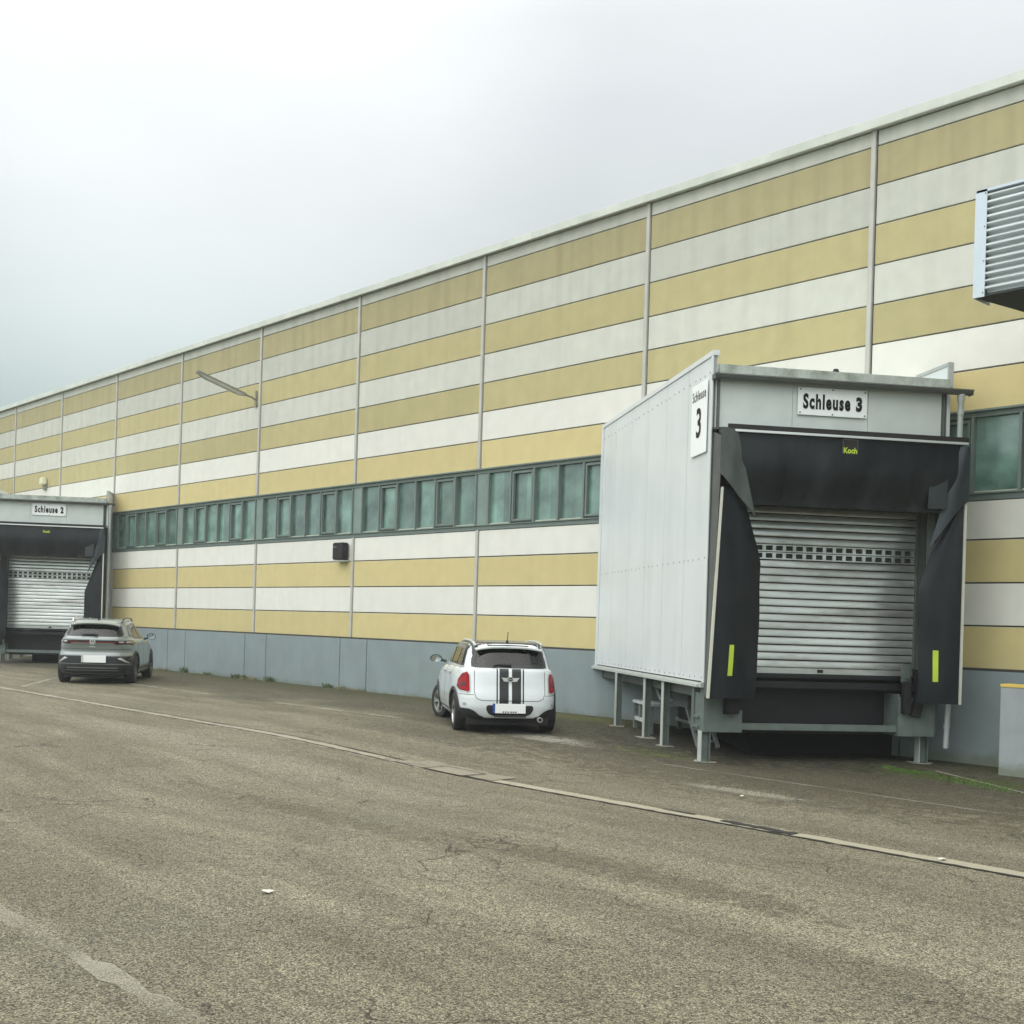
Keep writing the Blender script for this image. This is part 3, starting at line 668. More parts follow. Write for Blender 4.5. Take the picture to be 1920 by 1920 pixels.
    # side curtains with the curved inner edge
    def sc_l(u, v):
        z_ = 3.92 - (3.92 - .86) * v
        xo = .015 - .105 * v
        inn = .30 + .41 * min(1, (3.92 - z_) / 1.05) ** .7 - .06 * max(0, (2.4 - z_) / 1.55) ** 1.2
        x = xo + (inn - xo) * u
        y = A + .005 + .16 * u ** 2 + u * (.035 * math.sin(z_ * 2.2 + u * 2) + .02 * math.sin(u * 9 + z_ * 1.3) + .012 * math.sin(z_ * 7 + u * 3))
        return (x, y, z_)
    cl = MB().sheet(sc_l, 14, 40, (0, .012, 0)).build('side_curtain', M_RUB, o, smooth=True)
    def sc_r(u, v):
        z_ = 4.05 - (4.05 - .84) * v
        inn = .03 + .60 * min(1, (4.05 - z_) / 1.5) ** .9 - .02 * v
        x = 3.83 - inn * u
        y = A + .005 + .16 * u ** 2 + u * (.035 * math.sin(z_ * 2.0 + u * 3) + .02 * math.sin(u * 8 + z_ * 1.7) + .012 * math.sin(z_ * 6 - u * 3))
        return (x, y, z_)
    cr2 = MB().sheet(sc_r, 14, 40, (0, .012, 0)).build('side_curtain', M_RUB, o, smooth=True)
    MB().add([(-.125, A - .02, .86), (-.085, A - .02, .86), (.035, A - .02, 3.92), (-.0, A - .02, 3.92), (-.125, A + .01, .86), (-.085, A + .01, .86), (.035, A + .01, 3.92), (-.0, A + .01, 3.92)],
             [(0, 1, 2, 3), (7, 6, 5, 4), (0, 4, 5, 1), (1, 5, 6, 2), (2, 6, 7, 3), (3, 7, 4, 0)]).build('edge_strip', mat('edge_strip_cream', (.58, .58, .50), .5, var=.1), o)
    MB().box(3.815, 3.85, A - .02, A + .01, .84, 3.88).build('edge_strip', mat('edge_strip_cream', (.58, .58, .50)), o)
    MB().add([], []).sheet(lambda u, v: (.185 + .075 * u + .02 * (1 - v), sc_l((.185 + .075 * u + .10) / .72, (3.92 - 1.64 + .45 * v) / 3.06)[1] - .012, 1.64 - .45 * v), 2, 12, (0, .006, 0)).build('marker_strip', M_LIME, cl)
    MB().sheet(lambda u, v: (3.415 + .075 * u, sc_r((3.83 - 3.415 - .075 * u) / .61, (4.05 - 1.64 + .47 * v) / 3.21)[1] - .012, 1.64 - .47 * v), 2, 12, (0, .006, 0)).build('marker_strip', M_LIME, cr2)
    # maker's name on the header curtain
    lg = text_mb('Koch', .085, .21, lambda a, b: (1.845 + a, A - .048, 4.50 + b), .035).build('lettering', M_LIME, hd)
    MB().box(1.835, 2.065, A - .044, A - .042, 4.475, 4.70).build('badge', M_BLACK, hd)
    MB().box(1.83, 2.07, A - .0445, A - .040, 4.70, 4.708).box(1.83, 1.836, A - .0445, A - .040, 4.50, 4.70).box(2.064, 2.07, A - .0445, A - .040, 4.50, 4.70).build('badge_frame', mat('badge_grey', (.12, .13, .12), .5), hd)
    # front sign
    sg = MB().box(1.345, 2.455, -.0, .012, 5.135, 5.555).build('sign', M_SIGN, o, bevel=.003)
    text_mb('Schleuse', .235, .76, lambda a, b: (1.425 + a, -.006, 5.225 + b), .045, 1.2).build('lettering', M_INK, sg)
    text_mb(num, .225, .10, lambda a, b: (2.275 + a, -.006, 5.225 + b), .06).build('lettering', M_INK, sg)
    sgs = MB()
    for px_, pz_ in ((1.38, 5.17), (1.9, 5.16), (2.42, 5.17), (1.38, 5.52), (1.9, 5.53), (2.42, 5.52)): sgs.tube([(px_, -.008, pz_), (px_, .0, pz_)], .012, 8)
    sgs.build('screw', M_STEEL, sg)
    # side sign
    ss = MB().box(-.032, -.02, .15, .88, 4.52, 5.62).build('sign', M_SIGN, o, bevel=.003)
    text_mb('Schleuse', .155, .63, lambda a, b: (-.037, .83 - a, 5.36 + b), .012, 1.25).build('lettering', M_INK, ss)
    text_mb(num, .46, .22, lambda a, b: (-.037, .62 - a, 4.78 + b), .02).build('lettering', M_INK, ss)
    MB().prism([(1.2, 1.25), (3.74, 1.25), (3.74, 1.4), (1.7, 1.4), (1.7, 4.2), (1.5, 4.4)], -.15, .79).build('under_dock_shade_block', mat('shade_block_black', (.008, .008, .008), .9, var=.3), o)  # black wall added below the dock to make the space read as shade
    # legs: steel H posts
    for (lx, ly, top) in ((.05, .06, .34), (.02, 1.98, .985), (.02, 3.08, .985), (-.03, 4.86, .985), (3.62, .20, .34)):
        zb = g0(lx, ly) - .01; hw = .075 if ly < 1 else .058
        l = MB().box(lx - hw, lx - hw + .014, ly - hw, ly + hw, zb, top, 1).box(lx + hw - .014, lx + hw, ly - hw, ly + hw, zb, top).box(lx - hw + .014, lx + hw - .014, ly - .006, ly + .006, zb, top)  # left flange in the lighter steel: its lit side put into colour
        l.box(lx - hw - .02, lx + hw + .02, ly - hw - .02, ly + hw + .02, zb - .01, zb + .018)
        l.build('leg', [M_STEEL, M_STEELW], o)
    MB().box(-.02, .13, .38, .50, .36, .985).box(-.03, .02, .15, .42, .52, .56).box(-.03, .02, .15, .42, .37, .41).build('frame_post', M_STEEL, o, bevel=.004)
    MB().box(.10, .16, .5, 6.6, .82, .978).build('edge_beam', M_POST, o)
    # concrete pad
    pd = MB(); pts_ = [(-.35, -.25), (.35, -.25), (.35, 6.1), (-.35, 6.5)]
    return o
dock('loading_dock', 'white loading dock marked Schleuse 3, the large near one on the right', (-.3793, -3.8129), '3', 'angled loading docks of the hall')
dock('loading_dock', 'distant loading dock marked Schleuse 2 at the far left of the hall', (-31.38, -3.8129), '2', 'angled loading docks of the hall')
# small concrete pads under the dock posts
for k, (lx, ly) in enumerate(((.05, .06), (.02, 1.98), (.02, 3.08), (-.03, 4.86), (3.62, .2))):
    wx, wy = -.3793 + nv.x * lx - dv.x * ly, -3.8129 + nv.y * lx - dv.y * ly
    a = random.uniform(.15, .2); ring = [(wx + a * (1 + .25 * math.sin(3 * t + k)) * math.cos(t), wy + a * .8 * (1 + .2 * math.cos(2 * t + k)) * math.sin(t)) for t in [i * math.pi / 8 for i in range(16)]]
    pz = MB(); pz.prism(ring, gz(wx) - .05, gz(wx) + .006)
    po = pz.build('footing', M_CONC); po['kind'] = 'structure'

# ------------------------------------------------------------------ ventilation housing, upper right
vh = thing('ventilation_housing', 'corrugated metal housing jutting from the upper wall at the right edge', 'ventilation housing', (3.48, -3.5, 6.12))  # reach from the wall made deeper to throw more shade beside it
cw = MB(); amp, wl = .045, .0895
def corr(u, v):
    z_ = .04 + 1.28 * v; return (.14 + 6.5 * u, .01 - amp * max(-.55, min(.55, math.sin(z_ / wl * 2 * math.pi))) / .55, z_)
cw.sheet(corr, 1, 150); cw.build('corrugated_front', M_CORR, vh)
fl = MB().box(.0, .15, -.045, -.03, .0, 1.35).box(.0, .012, -.03, .4, .0, 1.35).box(.012, 6.7, -.045, .3, 1.32, 1.355).build('corner_flashing', M_FLASH, vh)
sc_m = MB()
for z_ in (.05, .45, .88, 1.30): sc_m.tube([(.130, -.05, z_), (.130, -.044, z_)], .009, 6)
sc_m.build('screw', M_STEEL, fl)
MB().add([(.012, -.02, .01), (6.7, -.02, .01), (7.2, 3.43, .01), (.58, 3.43, .01), (.012, -.02, .03), (6.7, -.02, .03), (7.2, 3.43, .03), (.58, 3.43, .03)], [(3, 2, 1, 0), (4, 5, 6, 7), (0, 1, 5, 4), (1, 2, 6, 5), (2, 3, 7, 6), (3, 0, 4, 7)]).build('underside', M_UNDER, vh)
MB().add([(.012, .0, .03), (.58, 3.43, .03), (.58, 3.43, 1.32), (.012, .0, 1.32), (.03, .0, .03), (.60, 3.43, .03), (.60, 3.43, 1.32), (.03, .0, 1.32)], [(0, 1, 2, 3), (7, 6, 5, 4), (0, 4, 5, 1), (2, 6, 7, 3)]).build('side_sheet', M_CORR, vh)
MB().add([(.2, .3, 1.31), (6.7, .3, 1.31), (7.2, 3.43, 1.38), (.58, 3.43, 1.38)], [(0, 1, 2, 3)]).build('top_sheet', M_CORR, vh)

# ------------------------------------------------------------------ low wall with yellow edge, right
lw = thing('low_wall', 'low grey ramp wall with a yellow painted top edge at the right border', 'wall', (2.83, -1.05, 0))
MB().box(0, 9, 0, .28, -.3, 1.15).build('wall_body', M_GREYW, lw, bevel=.008)
MB().box(-.005, 9, -.006, .286, 1.15, 1.195).build('yellow_edge', M_YEDGE, lw, bevel=.006)

# ------------------------------------------------------------------ wall lamp
wl_ = thing('wall_lamp', 'long fluorescent yard lamp on an arm from the upper wall', 'lamp', (-20.3, -.03, 8.28))
MB().box(-.05, .05, -.03, .0, -.24, .24).build('wall_bracket', M_LAMPG, wl_, bevel=.004)
a_ = Vector((0, -.03, -.02)); e_ = Vector((.0, -.42, .09))
MB().tube([a_, a_ + Vector((0, -.12, .05)), e_], .028, 10).build('arm', M_LAMPG, wl_, smooth=True)
d_ = (Vector((-20.3, -1.98, 8.76)) - Vector((-20.3, -.38, 8.33))).normalized(); st = Vector((0, -.36, .06)); en = st + d_ * 1.62
MB().bar(st, en, .20, .05).bar(st + Vector((0, 0, .035)), en + Vector((0, 0, .035)), .13, .04).build('lamp_housing', M_LAMPG, wl_, bevel=.012)
lc = MB()
def lcf(u, v):
    p = (st + d_ * .06).lerp(en - d_ * .02, u); t = math.pi * v; return p + Vector((.09 * math.cos(t), 0, -.02 - .085 * math.sin(t) * min(1, 8 * u + .2, 8 * (1 - u) + .2)))
lc.sheet(lcf, 16, 10, (0, 0, .004)); lc.build('lamp_cover', M_LAMPC, wl_, smooth=True)

# alarm box, cream lamp
ab = thing('siren_box', 'small black box fixed below the window band beside a joint strip', 'box', (-15.48, 0, 3.64))
MB().box(-.26, .24, -.24, -.055, -.22, .23).build('housing', M_BLACK, ab, bevel=.025)
MB().box(-.17, .17, -.055, -.02, -.2, .2).box(-.2, -.05, -.25, -.238, .10, .125).build('mounting_plate', M_STEEL, ab)
MB().box(-.22, .22, -.2, -.02, -.27, -.235).build('shelf', M_STEELW, ab)
cl_ = thing('bulkhead_lamp', 'small cream lamp on a yellow panel above the far dock', 'lamp', (-36.6, 0, 6.95))
MB().box(-.2, .2, -.22, -.04, -.12, .18).build('lamp_body', M_CREAM, cl_, bevel=.04)
MB().box(-.12, .18, -.1, -.018, -.3, -.12).build('lamp_mount', M_LAMPG, cl_, bevel=.01)

# ------------------------------------------------------------------ things stored under the dock
def D(lx, ly): return (-.3793 + nv.x * lx - dv.x * ly, -3.8129 + nv.y * lx - dv.y * ly)
px_, py_ = D(.22, 3.55)
tr = thing('trestle', 'white painted wooden trestle standing under the side of the near dock', 'trestle', (px_, py_, gz(px_)), DRZ)
MB().box(-.02, .95, -.02, 1.12, .50, .555).build('top_board', M_WOODW, tr, bevel=.004)
for lx, ly in ((0, 0), (0, 1.05), (.86, 0), (.86, 1.05)): MB().box(lx, lx + .07, ly, ly + .07, 0, .50).build('leg', M_WOODG, tr, bevel=.003)
MB().box(.01, .05, .07, 1.05, .18, .25).box(.81, .85, .07, 1.05, .18, .25).build('rail', M_WOODW, tr)
MB().box(.01, .05, .38, .44, .25, .50).box(.01, .05, .70, .76, .25, .50).build('upright', M_WOODG, tr)
px_, py_ = D(.55, 3.25)
bb = MB(); bb.box(-.3, .3, -.25, .25, -.02, .02)
o = bb.build('board', M_WOODW, bevel=.004); o.location = (px_, py_, .69); o.rotation_euler = (R(26), R(6), DRZ); tag(o, 'white board lying tilted on the trestle under the near dock', 'board')
px_, py_ = D(.62, 2.9)
o = MB().box(-.2, .2, -1.15, 1.1, -.03, .03).build('plank', M_WOODG, bevel=.004); o.location = (px_, py_, .86); o.rotation_euler = (R(1), 0, DRZ); tag(o, 'grey plank lying across the stored boards under the near dock', 'plank')
px_, py_ = D(.75, 2.75)
o = MB().box(-.25, .25, -.35, .35, -.14, .14).box(-.22, .22, -.3, .3, .14, .17).build('crate', mat('crate_grey', (.16, .17, .17), .7, var=.2), bevel=.01); o.location = (px_, py_, .655); o.rotation_euler = (0, 0, DRZ + .1); tag(o, 'dark grey crate on the trestle beneath the plank under the near dock', 'crate')
px_, py_ = D(.55, 1.7)
ld = thing('ladder', 'old wooden ladder leaning in the shade under the near dock', 'ladder', (px_, py_, gz(px_)), DRZ)
for q in (0, .34): MB().bar((q, .1, .0), (q, 1.0, .86), .05, .07).build('rail', M_WOODG, ld)
for k in range(5):
    t = .12 + k * .19; MB().bar((.02, .1 + .9 * t, .86 * t), (.32, .1 + .9 * t, .86 * t), .03, .04).build('rung', M_WOODG, ld)
px_, py_ = D(1.5, 2.6)
pt = thing('pallet', 'wooden pallet standing on edge in the shade under the near dock', 'pallet', (px_, py_, gz(px_)), DRZ)
for k in range(5): MB().box(-.02, .0, -.6 + k * .25, -.48 + k * .25, .02, .78).build('slat', M_WOODG, pt)
for k in range(3): MB().box(.0, .09, -.6, .52, .02 + k * .33, .12 + k * .33).build('bearer', M_WOODG, pt)

# litter
for (lx, ly, s_, lab) in ((3.29, -13.34, .036, 'white scrap of paper lying on the open asphalt in front'), (5.55, -7.93, .035, 'white scrap of paper caught at the drain channel on the right'), (2.2, -6.3, .02, 'tiny white scrap of paper between the drain and the near dock')):
    p = MB(); q = [(s_ * (1.6 if i % 2 else 1.1) * math.cos(i * 1.05), s_ * .9 * math.sin(i * 1.05)) for i in range(6)]
    p.add([(a, b, random.uniform(.004, .02)) for a, b in q] + [(0, 0, .022)], [(i, (i + 1) % 6, 6) for i in range(6)] + [(5, 4, 3, 2, 1, 0)])
    o = p.build('paper_scrap', M_PAPER); o.location = (lx, ly, gz(lx) + .006); o.rotation_euler = (0, 0, random.uniform(0, 6)); tag(o, lab, 'litter')

# weeds along the foot of the hall
def leaf_mat(n_, c_):
    return mat(n_, c_, .7, var=.35, vs=20)
LF = [leaf_mat('weed_green', (.075, .105, .045)), leaf_mat('weed_dry', (.16, .15, .08))]
def weed(x, y, r, h, n, mi, lab):
    t = MB(); h *= .75; n = int(n * .7)
    for _ in range(n):
        a = random.uniform(0, 6.28); rr = r * random.random() ** .6; bx, by = math.cos(a) * rr, math.sin(a) * rr * .35
        hh = h * random.uniform(.4, 1.0); le = random.uniform(-.5, .5) * hh; lf = random.uniform(-.4, .4) * hh; wd = random.uniform(.006, .016) * (1 + 2 * h)
        t.add([(bx - wd, by, 0), (bx + wd, by, 0), (bx + le * .5 + wd * 1.3, by + lf * .4, hh * .6), (bx + le * .5 - wd * 1.3, by + lf * .4, hh * .6), (bx + le, by + lf, hh)], [(0, 1, 2, 3), (3, 2, 4)])
    o = t.build('weed', LF[mi]); o.location = (x, y, gz(x) + .0); tag(o, lab, 'weed', 'weeds along the foot of the hall')
for args in ((-24.2, -.14, .22, .30, 60, 0, 'small upright weed at the grey plinth right of the grey car'), (-22.5, -.14, .35, .14, 60, 0, 'low weed tuft at the plinth, second from the grey car'),
             (-20.6, -.16, .5, .20, 150, 0, 'broad green weed clump at the plinth between two cast joints'), (-19.9, -.2, .55, .13, 110, 1, 'dry yellowish weed patch beside the broad green clump'),
             (-18.9, -.16, .28, .24, 80, 0, 'dark leafy weed just right of the broad clump'), (-15.9, -.15, .22, .20, 60, 0, 'small dark weed at the plinth below the black box'),
             (-15.2, -.15, .35, .13, 70, 1, 'thin dry weeds between the paired plinth joints below the black box'), (-14.5, -.15, .3, .10, 50, 1, 'sparse dry grass at the plinth left of the white car'),
             (-12.2, -.14, .5, .05, 70, 1, 'very low dry grass at the plinth just left of the white car'), (-25.6, -.14, .3, .12, 50, 1, 'dry weed tuft at the plinth nearest the grey car')):
    weed(*args)
# moss tuft at the dock
for x, y, r, n, lab in ((1.75, -1.9, .45, 420, 'bright green moss and grass tuft by the right foot of the near dock'), (3.2, -2.45, .8, 300, 'mossy grass along the pavement edge at the right border')):
    t = MB()
    for _ in range(n):
        a = random.uniform(0, 6.28); rr = random.random() ** .6; bx, by = math.cos(a) * rr * r, math.sin(a) * rr * r * .3 - bx_ * .0 if False else math.sin(a) * rr * r * .3
        by -= bx * .45; hh = random.uniform(.01, .035)
        t.add([(bx - .008, by, 0), (bx + .008, by, 0), (bx + random.uniform(-.02, .02), by + random.uniform(-.02, .02), hh)], [(0, 1, 2)])
    o = t.build('moss_tuft', mat('moss_bright', (.065, .125, .02), .8, var=.4, vs=15)); o.location = (x, y, gz(x)); tag(o, lab, 'moss')

# ------------------------------------------------------------------ cars
def cr_interp(keys, t):
    n = len(keys) - 1; i = min(n - 1, int(t)); f = t - i
    p = [keys[max(0, i - 1)], keys[i], keys[i + 1], keys[min(n, i + 2)]]
    return [.5 * ((2 * b) + (-a + c) * f + (2 * a - 5 * b + 4 * c - d) * f * f + (-a + 3 * b - 3 * c + d) * f ** 3) for a, b, c, d in zip(*p)]

class Car:
    def __init__(s, root, keys, paint, sub=12, M=240):
        s.root = root; s.v = []; s.f = []
        nl = (len(keys) - 1) * sub + 1; s.nl, s.M = nl, M
        for l in range(nl):
            xr, zr, xf, zf, hw, n = cr_interp(keys, l / sub); cx, hx = (xr + xf) / 2, (xf - xr) / 2
            for k in range(M):
                t = 2 * math.pi * k / M; c_, s_ = math.cos(t), math.sin(t)
                # corner-dense angle distribution
                ux = math.copysign(abs(c_) ** (2 / n), c_); uy = math.copysign(abs(s_) ** (2 / n), s_)
                # gentle plan taper towards nose and tail
                tap = 1 - .05 * max(0, ux - .55) / .45 - .035 * max(0, -ux - .6) / .4
                x = cx + hx * ux; y = hw * uy * tap
                x -= 0.045 * math.copysign(1, ux) * (uy * uy) * min(1, max(0, (abs(ux) - .6) / .35))
                z = zr + (zf - zr) * (ux + 1) / 2
                s.v.append((x, y, z))
        for l in range(nl - 1):
            for k in range(M):
                a, b = l * M + k, l * M + (k + 1) % M; s.f.append((a, b, b + M, a + M))
        top = len(s.v); zc = max(v[2] for v in s.v[-M:]) + .008; lastx = [v[0] for v in s.v[-M:]]
        s.v.append((sum(lastx) / M, 0, zc))
        for k in range(M): s.f.append(((nl - 1) * M + k, (nl - 1) * M + (k + 1) % M, top))
        bot = len(s.v); s.v.append((sum(v[0] for v in s.v[:M]) / M, 0, s.v[0][2]))
        for k in range(M): s.f.append(((k + 1) % M, k, bot))
        s.bvh = BVHTree.FromPolygons([Vector(v) for v in s.v], s.f)
        s.keep = [True] * len(s.f); s.paint = paint; s.holes = []
    def pj(s, kind, a, b, off):
        o, d = {'rear': (Vector((-4, a, b)), Vector((1, 0, 0))), 'front': (Vector((8, a, b)), Vector((-1, 0, 0))), 'left': (Vector((a, 4, b)), Vector((0, -1, 0))), 'right': (Vector((a, -4, b)), Vector((0, 1, 0))), 'top': (Vector((a, b, 4)), Vector((0, 0, -1)))}[kind]
        h = s.bvh.ray_cast(o, d)
        if h[0] is None: h = s.bvh.find_nearest(o + d * 3.2)
        n = h[1]
        if n.dot(d) > 0: n = -n
        return h[0] + n * off
    @staticmethod
    def inside(poly, a, b):
        c_ = False; n = len(poly)
        for i in range(n):
            (x1, y1), (x2, y2) = poly[i], poly[(i + 1) % n]
            if (y1 > b) != (y2 > b) and a < (x2 - x1) * (b - y1) / (y2 - y1) + x1: c_ = not c_
        return c_
    def cut(s, kind, poly):
        for i, f in enumerate(s.f):
            c_ = sum((Vector(s.v[k]) for k in f), Vector()) / len(f)
            if kind == 'rear' and c_.x < .6 and s.inside(poly, c_.y, c_.z): s.keep[i] = False
            if kind == 'front' and c_.x > .9 and s.inside(poly, c_.y, c_.z): s.keep[i] = False
            if kind == 'side' and abs(c_.y) > .45 and s.inside(poly, c_.x, c_.z): s.keep[i] = False
    def finish(s):
        m = MB(); m.v = list(s.v); m.f = [f for f, k in zip(s.f, s.keep) if k]; m.mi = [0] * len(m.f)
        return m.build('body', s.paint, s.root, smooth=True)
    def patch(s, kind, poly, off, name, m, nu=16, nv=14, skirt=.012, parent=None):
        bs = [p[1] for p in poly]; b0, b1 = min(bs), max(bs); rows = []
        for j in range(nv + 1):
            b = b0 + (b1 - b0) * (j + .001 + (-.002 * j / nv)) / nv; xs_ = []
            b = min(max(b, b0 + 1e-5), b1 - 1e-5)
            for i in range(len(poly)):
                (x1, y1), (x2, y2) = poly[i], poly[(i + 1) % len(poly)]
                if (y1 > b) != (y2 > b): xs_.append((x2 - x1) * (b - y1) / (y2 - y1) + x1)
            rows.append((min(xs_), max(xs_), b))
        q = MB()
        for a0, a1, b in rows:
            for i in range(nu + 1): q.v.append(tuple(s.pj(kind, a0 + (a1 - a0) * i / nu, b, off)))
        for j in range(nv):
            for i in range(nu):
                a = j * (nu + 1) + i; q.f.append((a, a + 1, a + nu + 2, a + nu + 1)); q.mi.append(0)
        if skirt:
            ring = [i for i in range(nu + 1)] + [j * (nu + 1) + nu for j in range(1, nv + 1)] + [nv * (nu + 1) + i for i in range(nu - 1, -1, -1)] + [j * (nu + 1) for j in range(nv - 1, 0, -1)]
            dvec = {'rear': Vector((1, 0, 0)), 'front': Vector((-1, 0, 0)), 'left': Vector((0, -1, 0)), 'right': Vector((0, 1, 0)), 'top': Vector((0, 0, -1))}[kind]
            o = len(q.v)
            for r_ in ring: q.v.append(tuple(Vector(q.v[r_]) + dvec * skirt))
            for k in range(len(ring)):
                k2 = (k + 1) % len(ring); q.f.append((ring[k], ring[k2], o + k2, o + k)); q.mi.append(0)
        return q.build(name, m, parent or s.root, smooth=True)
    def band(s, kind, pts, w0, off, name, m, closed=False, sub=6, parent=None, skirt=.012):
        """ribbon of width w0 centred on a polyline"""
        P = []
        n = len(pts); rng = n if closed else n - 1
        for i in range(rng):
            a, b = Vector(pts[i]), Vector(pts[(i + 1) % n])
            sb = max(2, int((b - a).length / .035))
            for k in range(sb): P.append(a.lerp(b, k / sb))
        if not closed: P.append(Vector(pts[-1]))
        L_, R_ = [], []
        for i, p in enumerate(P):
            a = P[i - 1] if (i or closed) else p; b = P[(i + 1) % len(P)] if (i < len(P) - 1 or closed) else p
            d = (b - a).normalized(); nn = Vector((-d.y, d.x)) * w0 / 2; L_.append(p + nn); R_.append(p - nn)
        q = MB(); dvec = {'rear': Vector((1, 0, 0)), 'front': Vector((-1, 0, 0)), 'left': Vector((0, -1, 0)), 'right': Vector((0, 1, 0)), 'top': Vector((0, 0, -1))}[kind]
        for a, b in zip(L_, R_):
            va, vb = s.pj(kind, a.x, a.y, off), s.pj(kind, b.x, b.y, off)
            q.v += [tuple(va), tuple(vb), tuple(va + dvec * skirt), tuple(vb + dvec * skirt)]
        c_ = len(P)
        for i in range(c_ if closed else c_ - 1):
            j = (i + 1) % c_
            q.f += [(4 * i, 4 * i + 1, 4 * j + 1, 4 * j), (4 * i, 4 * j, 4 * j + 2, 4 * i + 2), (4 * i + 1, 4 * i + 3, 4 * j + 3, 4 * j + 1)]; q.mi += [0] * 3
        return q.build(name, m, parent or s.root, smooth=True)
    def window(s, kind, poly, name='window', inset=.05):
        ks = {'left': 'side', 'right': 'side'}.get(kind, kind)
        cx = sum(p[0] for p in poly) / len(poly); cz = sum(p[1] for p in poly) / len(poly)
        inner = [(cx + (a - cx) * (1 - inset / max(.05, math.hypot(a - cx, b - cz))), cz + (b - cz) * (1 - inset / max(.05, math.hypot(a - cx, b - cz)))) for a, b in poly]
        s.holes.append((ks, inner))
        g_ = s.patch(kind, poly, .006, name, M_CGLASS, 20, 14, 0)
        mid = [((a + c_) / 2, (b + d_) / 2) for (a, b), (c_, d_) in zip(poly, inner)]
        s.band(kind, mid, inset * 1.25, .009, 'window_seal', M_SEAL, True, 5, g_)
        return g_
    def wheel(s, x, y, r, wd, style, steer=0):
        sg = 1 if y > 0 else -1
        t = MB(); hw = wd / 2
        prof = [(r * .66, sg * hw * .80), (r * .70, sg * hw * .98), (r * .86, sg * hw), (r * .965, sg * hw * .86), (r, sg * hw * .60), (r, -sg * hw * .60), (r * .965, -sg * hw * .86), (r * .86, -sg * hw), (r * .66, -sg * hw * .8)]
        for k in (-.35, 0, .35): pass
        t.lathe(prof, 40)
        w_ = t.build('wheel', M_TYRE, s.root, smooth=True); w_.location = (x, y, r - .006)
        rm = MB(); rm.lathe([(r * .67, -sg * hw * .7), (r * .67, sg * hw * .86), (r * .62, sg * hw * .90), (r * .60, sg * hw * .70), (r * .60, -sg * hw * .7)], 36)
        rim_o = rm.build('rim', style, w_, smooth=True)
        sp_ = MB()
        for k in range(5):
            for dd in (-.13, .13):
                a0, a1 = 2 * math.pi * k / 5 + dd * .55, 2 * math.pi * k / 5 + dd
                sp_.bar((r * .10 * math.cos(a0), sg * hw * .72, r * .10 * math.sin(a0)), (r * .63 * math.cos(a1), sg * hw * .78, r * .63 * math.sin(a1)), r * .085, r * .06, up=(0, 1, 0))
        sp_.lathe([(0.001, sg * hw * .80), (r * .13, sg * hw * .80), (r * .15, sg * hw * .6)], 20)
        sp_.build('spoke', style, w_, smooth=False)
        MB().lathe([(.001, sg * hw * .2), (r * .45, sg * hw * .2), (r * .45, sg * hw * .05)], 24).build('brake_disc', M_BRAKE, w_)
        if steer: w_.rotation_euler = (0, 0, steer)
        return w_
    def arch(s, kind, x, r_in, r_out, off, m, z, a0=-12, a1=192, name='arch_trim'):
        q = MB(); n = 30; sg = 1 if kind == 'left' else -1
        for i in range(n + 1):
            t = R(a0 + (a1 - a0) * i / n)
            for rr, of, dy in ((r_in, off, -.06), (r_in, off, 0), (r_in + .012, off + .012, 0), (r_out - .012, off + .008, 0), (r_out, off - .004, 0)):
                p = s.pj(kind, x + rr * math.cos(t), max(.23, z + rr * math.sin(t)), of)
                if dy: p = p + Vector((0, sg * dy, 0))
                q.v.append(tuple(p))
        for i in range(n):
            for j in range(4):
                a = i * 5 + j; q.f.append((a, a + 1, a + 6, a + 5)); q.mi.append(0)
        q.build(name, m, s.root, smooth=True)
        circ = [(x + (r_in + .012) * math.cos(R(k)), z + (r_in + .012) * math.sin(R(k))) for k in range(-40, 221, 10)]
        s.holes.append(('side', circ))
        # inner liner
        l = MB()
        for i in range(n + 1):
            t = R(-20 + 220 * i / n); l.v += [(x + (r_in + .03) * math.cos(t), sg * .50, z + (r_in + .03) * math.sin(t)), (x + (r_in + .03) * math.cos(t), sg * .83, z + (r_in + .03) * math.sin(t))]
        for i in range(n): l.f.append((2 * i, 2 * i + 1, 2 * i + 3, 2 * i + 2)); l.mi.append(0)
        c_ = len(l.v); l.v.append((x, sg * .50, z))
        for i in range(n): l.f.append((2 * i, 2 * i + 2, c_)); l.mi.append(0)
        l.build('wheel_liner', M_BLACK, s.root)
    def interior(s, x0, x1, hw, zf, seat_h, xfront, xback):
        # cabin tub and seats
        MB().box(x0, x1, -hw, hw, .30, zf).build('cabin_floor', M_INT, s.root)
        for sy in (-.37, .37):
            MB().box(xfront - .05, xfront + .45, sy - .24, sy + .24, zf, zf + .22).build('seat', M_INT, s.root, bevel=.03)
            MB().add([(xfront - .22, sy - .22, seat_h), (xfront - .22, sy + .22, seat_h), (xfront - .05, sy + .25, zf + .15), (xfront - .05, sy - .25, zf + .15), (xfront - .12, sy - .20, seat_h), (xfront - .12, sy + .20, seat_h), (xfront + .10, sy + .25, zf + .15), (xfront + .10, sy - .25, zf + .15)], [(0, 1, 2, 3), (7, 6, 5, 4), (0, 4, 5, 1), (1, 5, 6, 2), (2, 6, 7, 3), (3, 7, 4, 0)]).build('seat_back', M_INT, s.root, bevel=.03)
            MB().box(xfront - .24, xfront - .13, sy - .13, sy + .13, seat_h + .05, seat_h + .24).build('headrest', M_INT, s.root, bevel=.04)
        MB().box(xback, xback + .16, -hw + .08, hw - .08, zf, seat_h - .14).build('rear_seat', M_INT, s.root, bevel=.04)
        for sy in (-.36, .36): MB().box(xback, xback + .1, sy - .12, sy + .12, seat_h - .14, seat_h + .02).build('headrest', M_INT, s.root, bevel=.03)
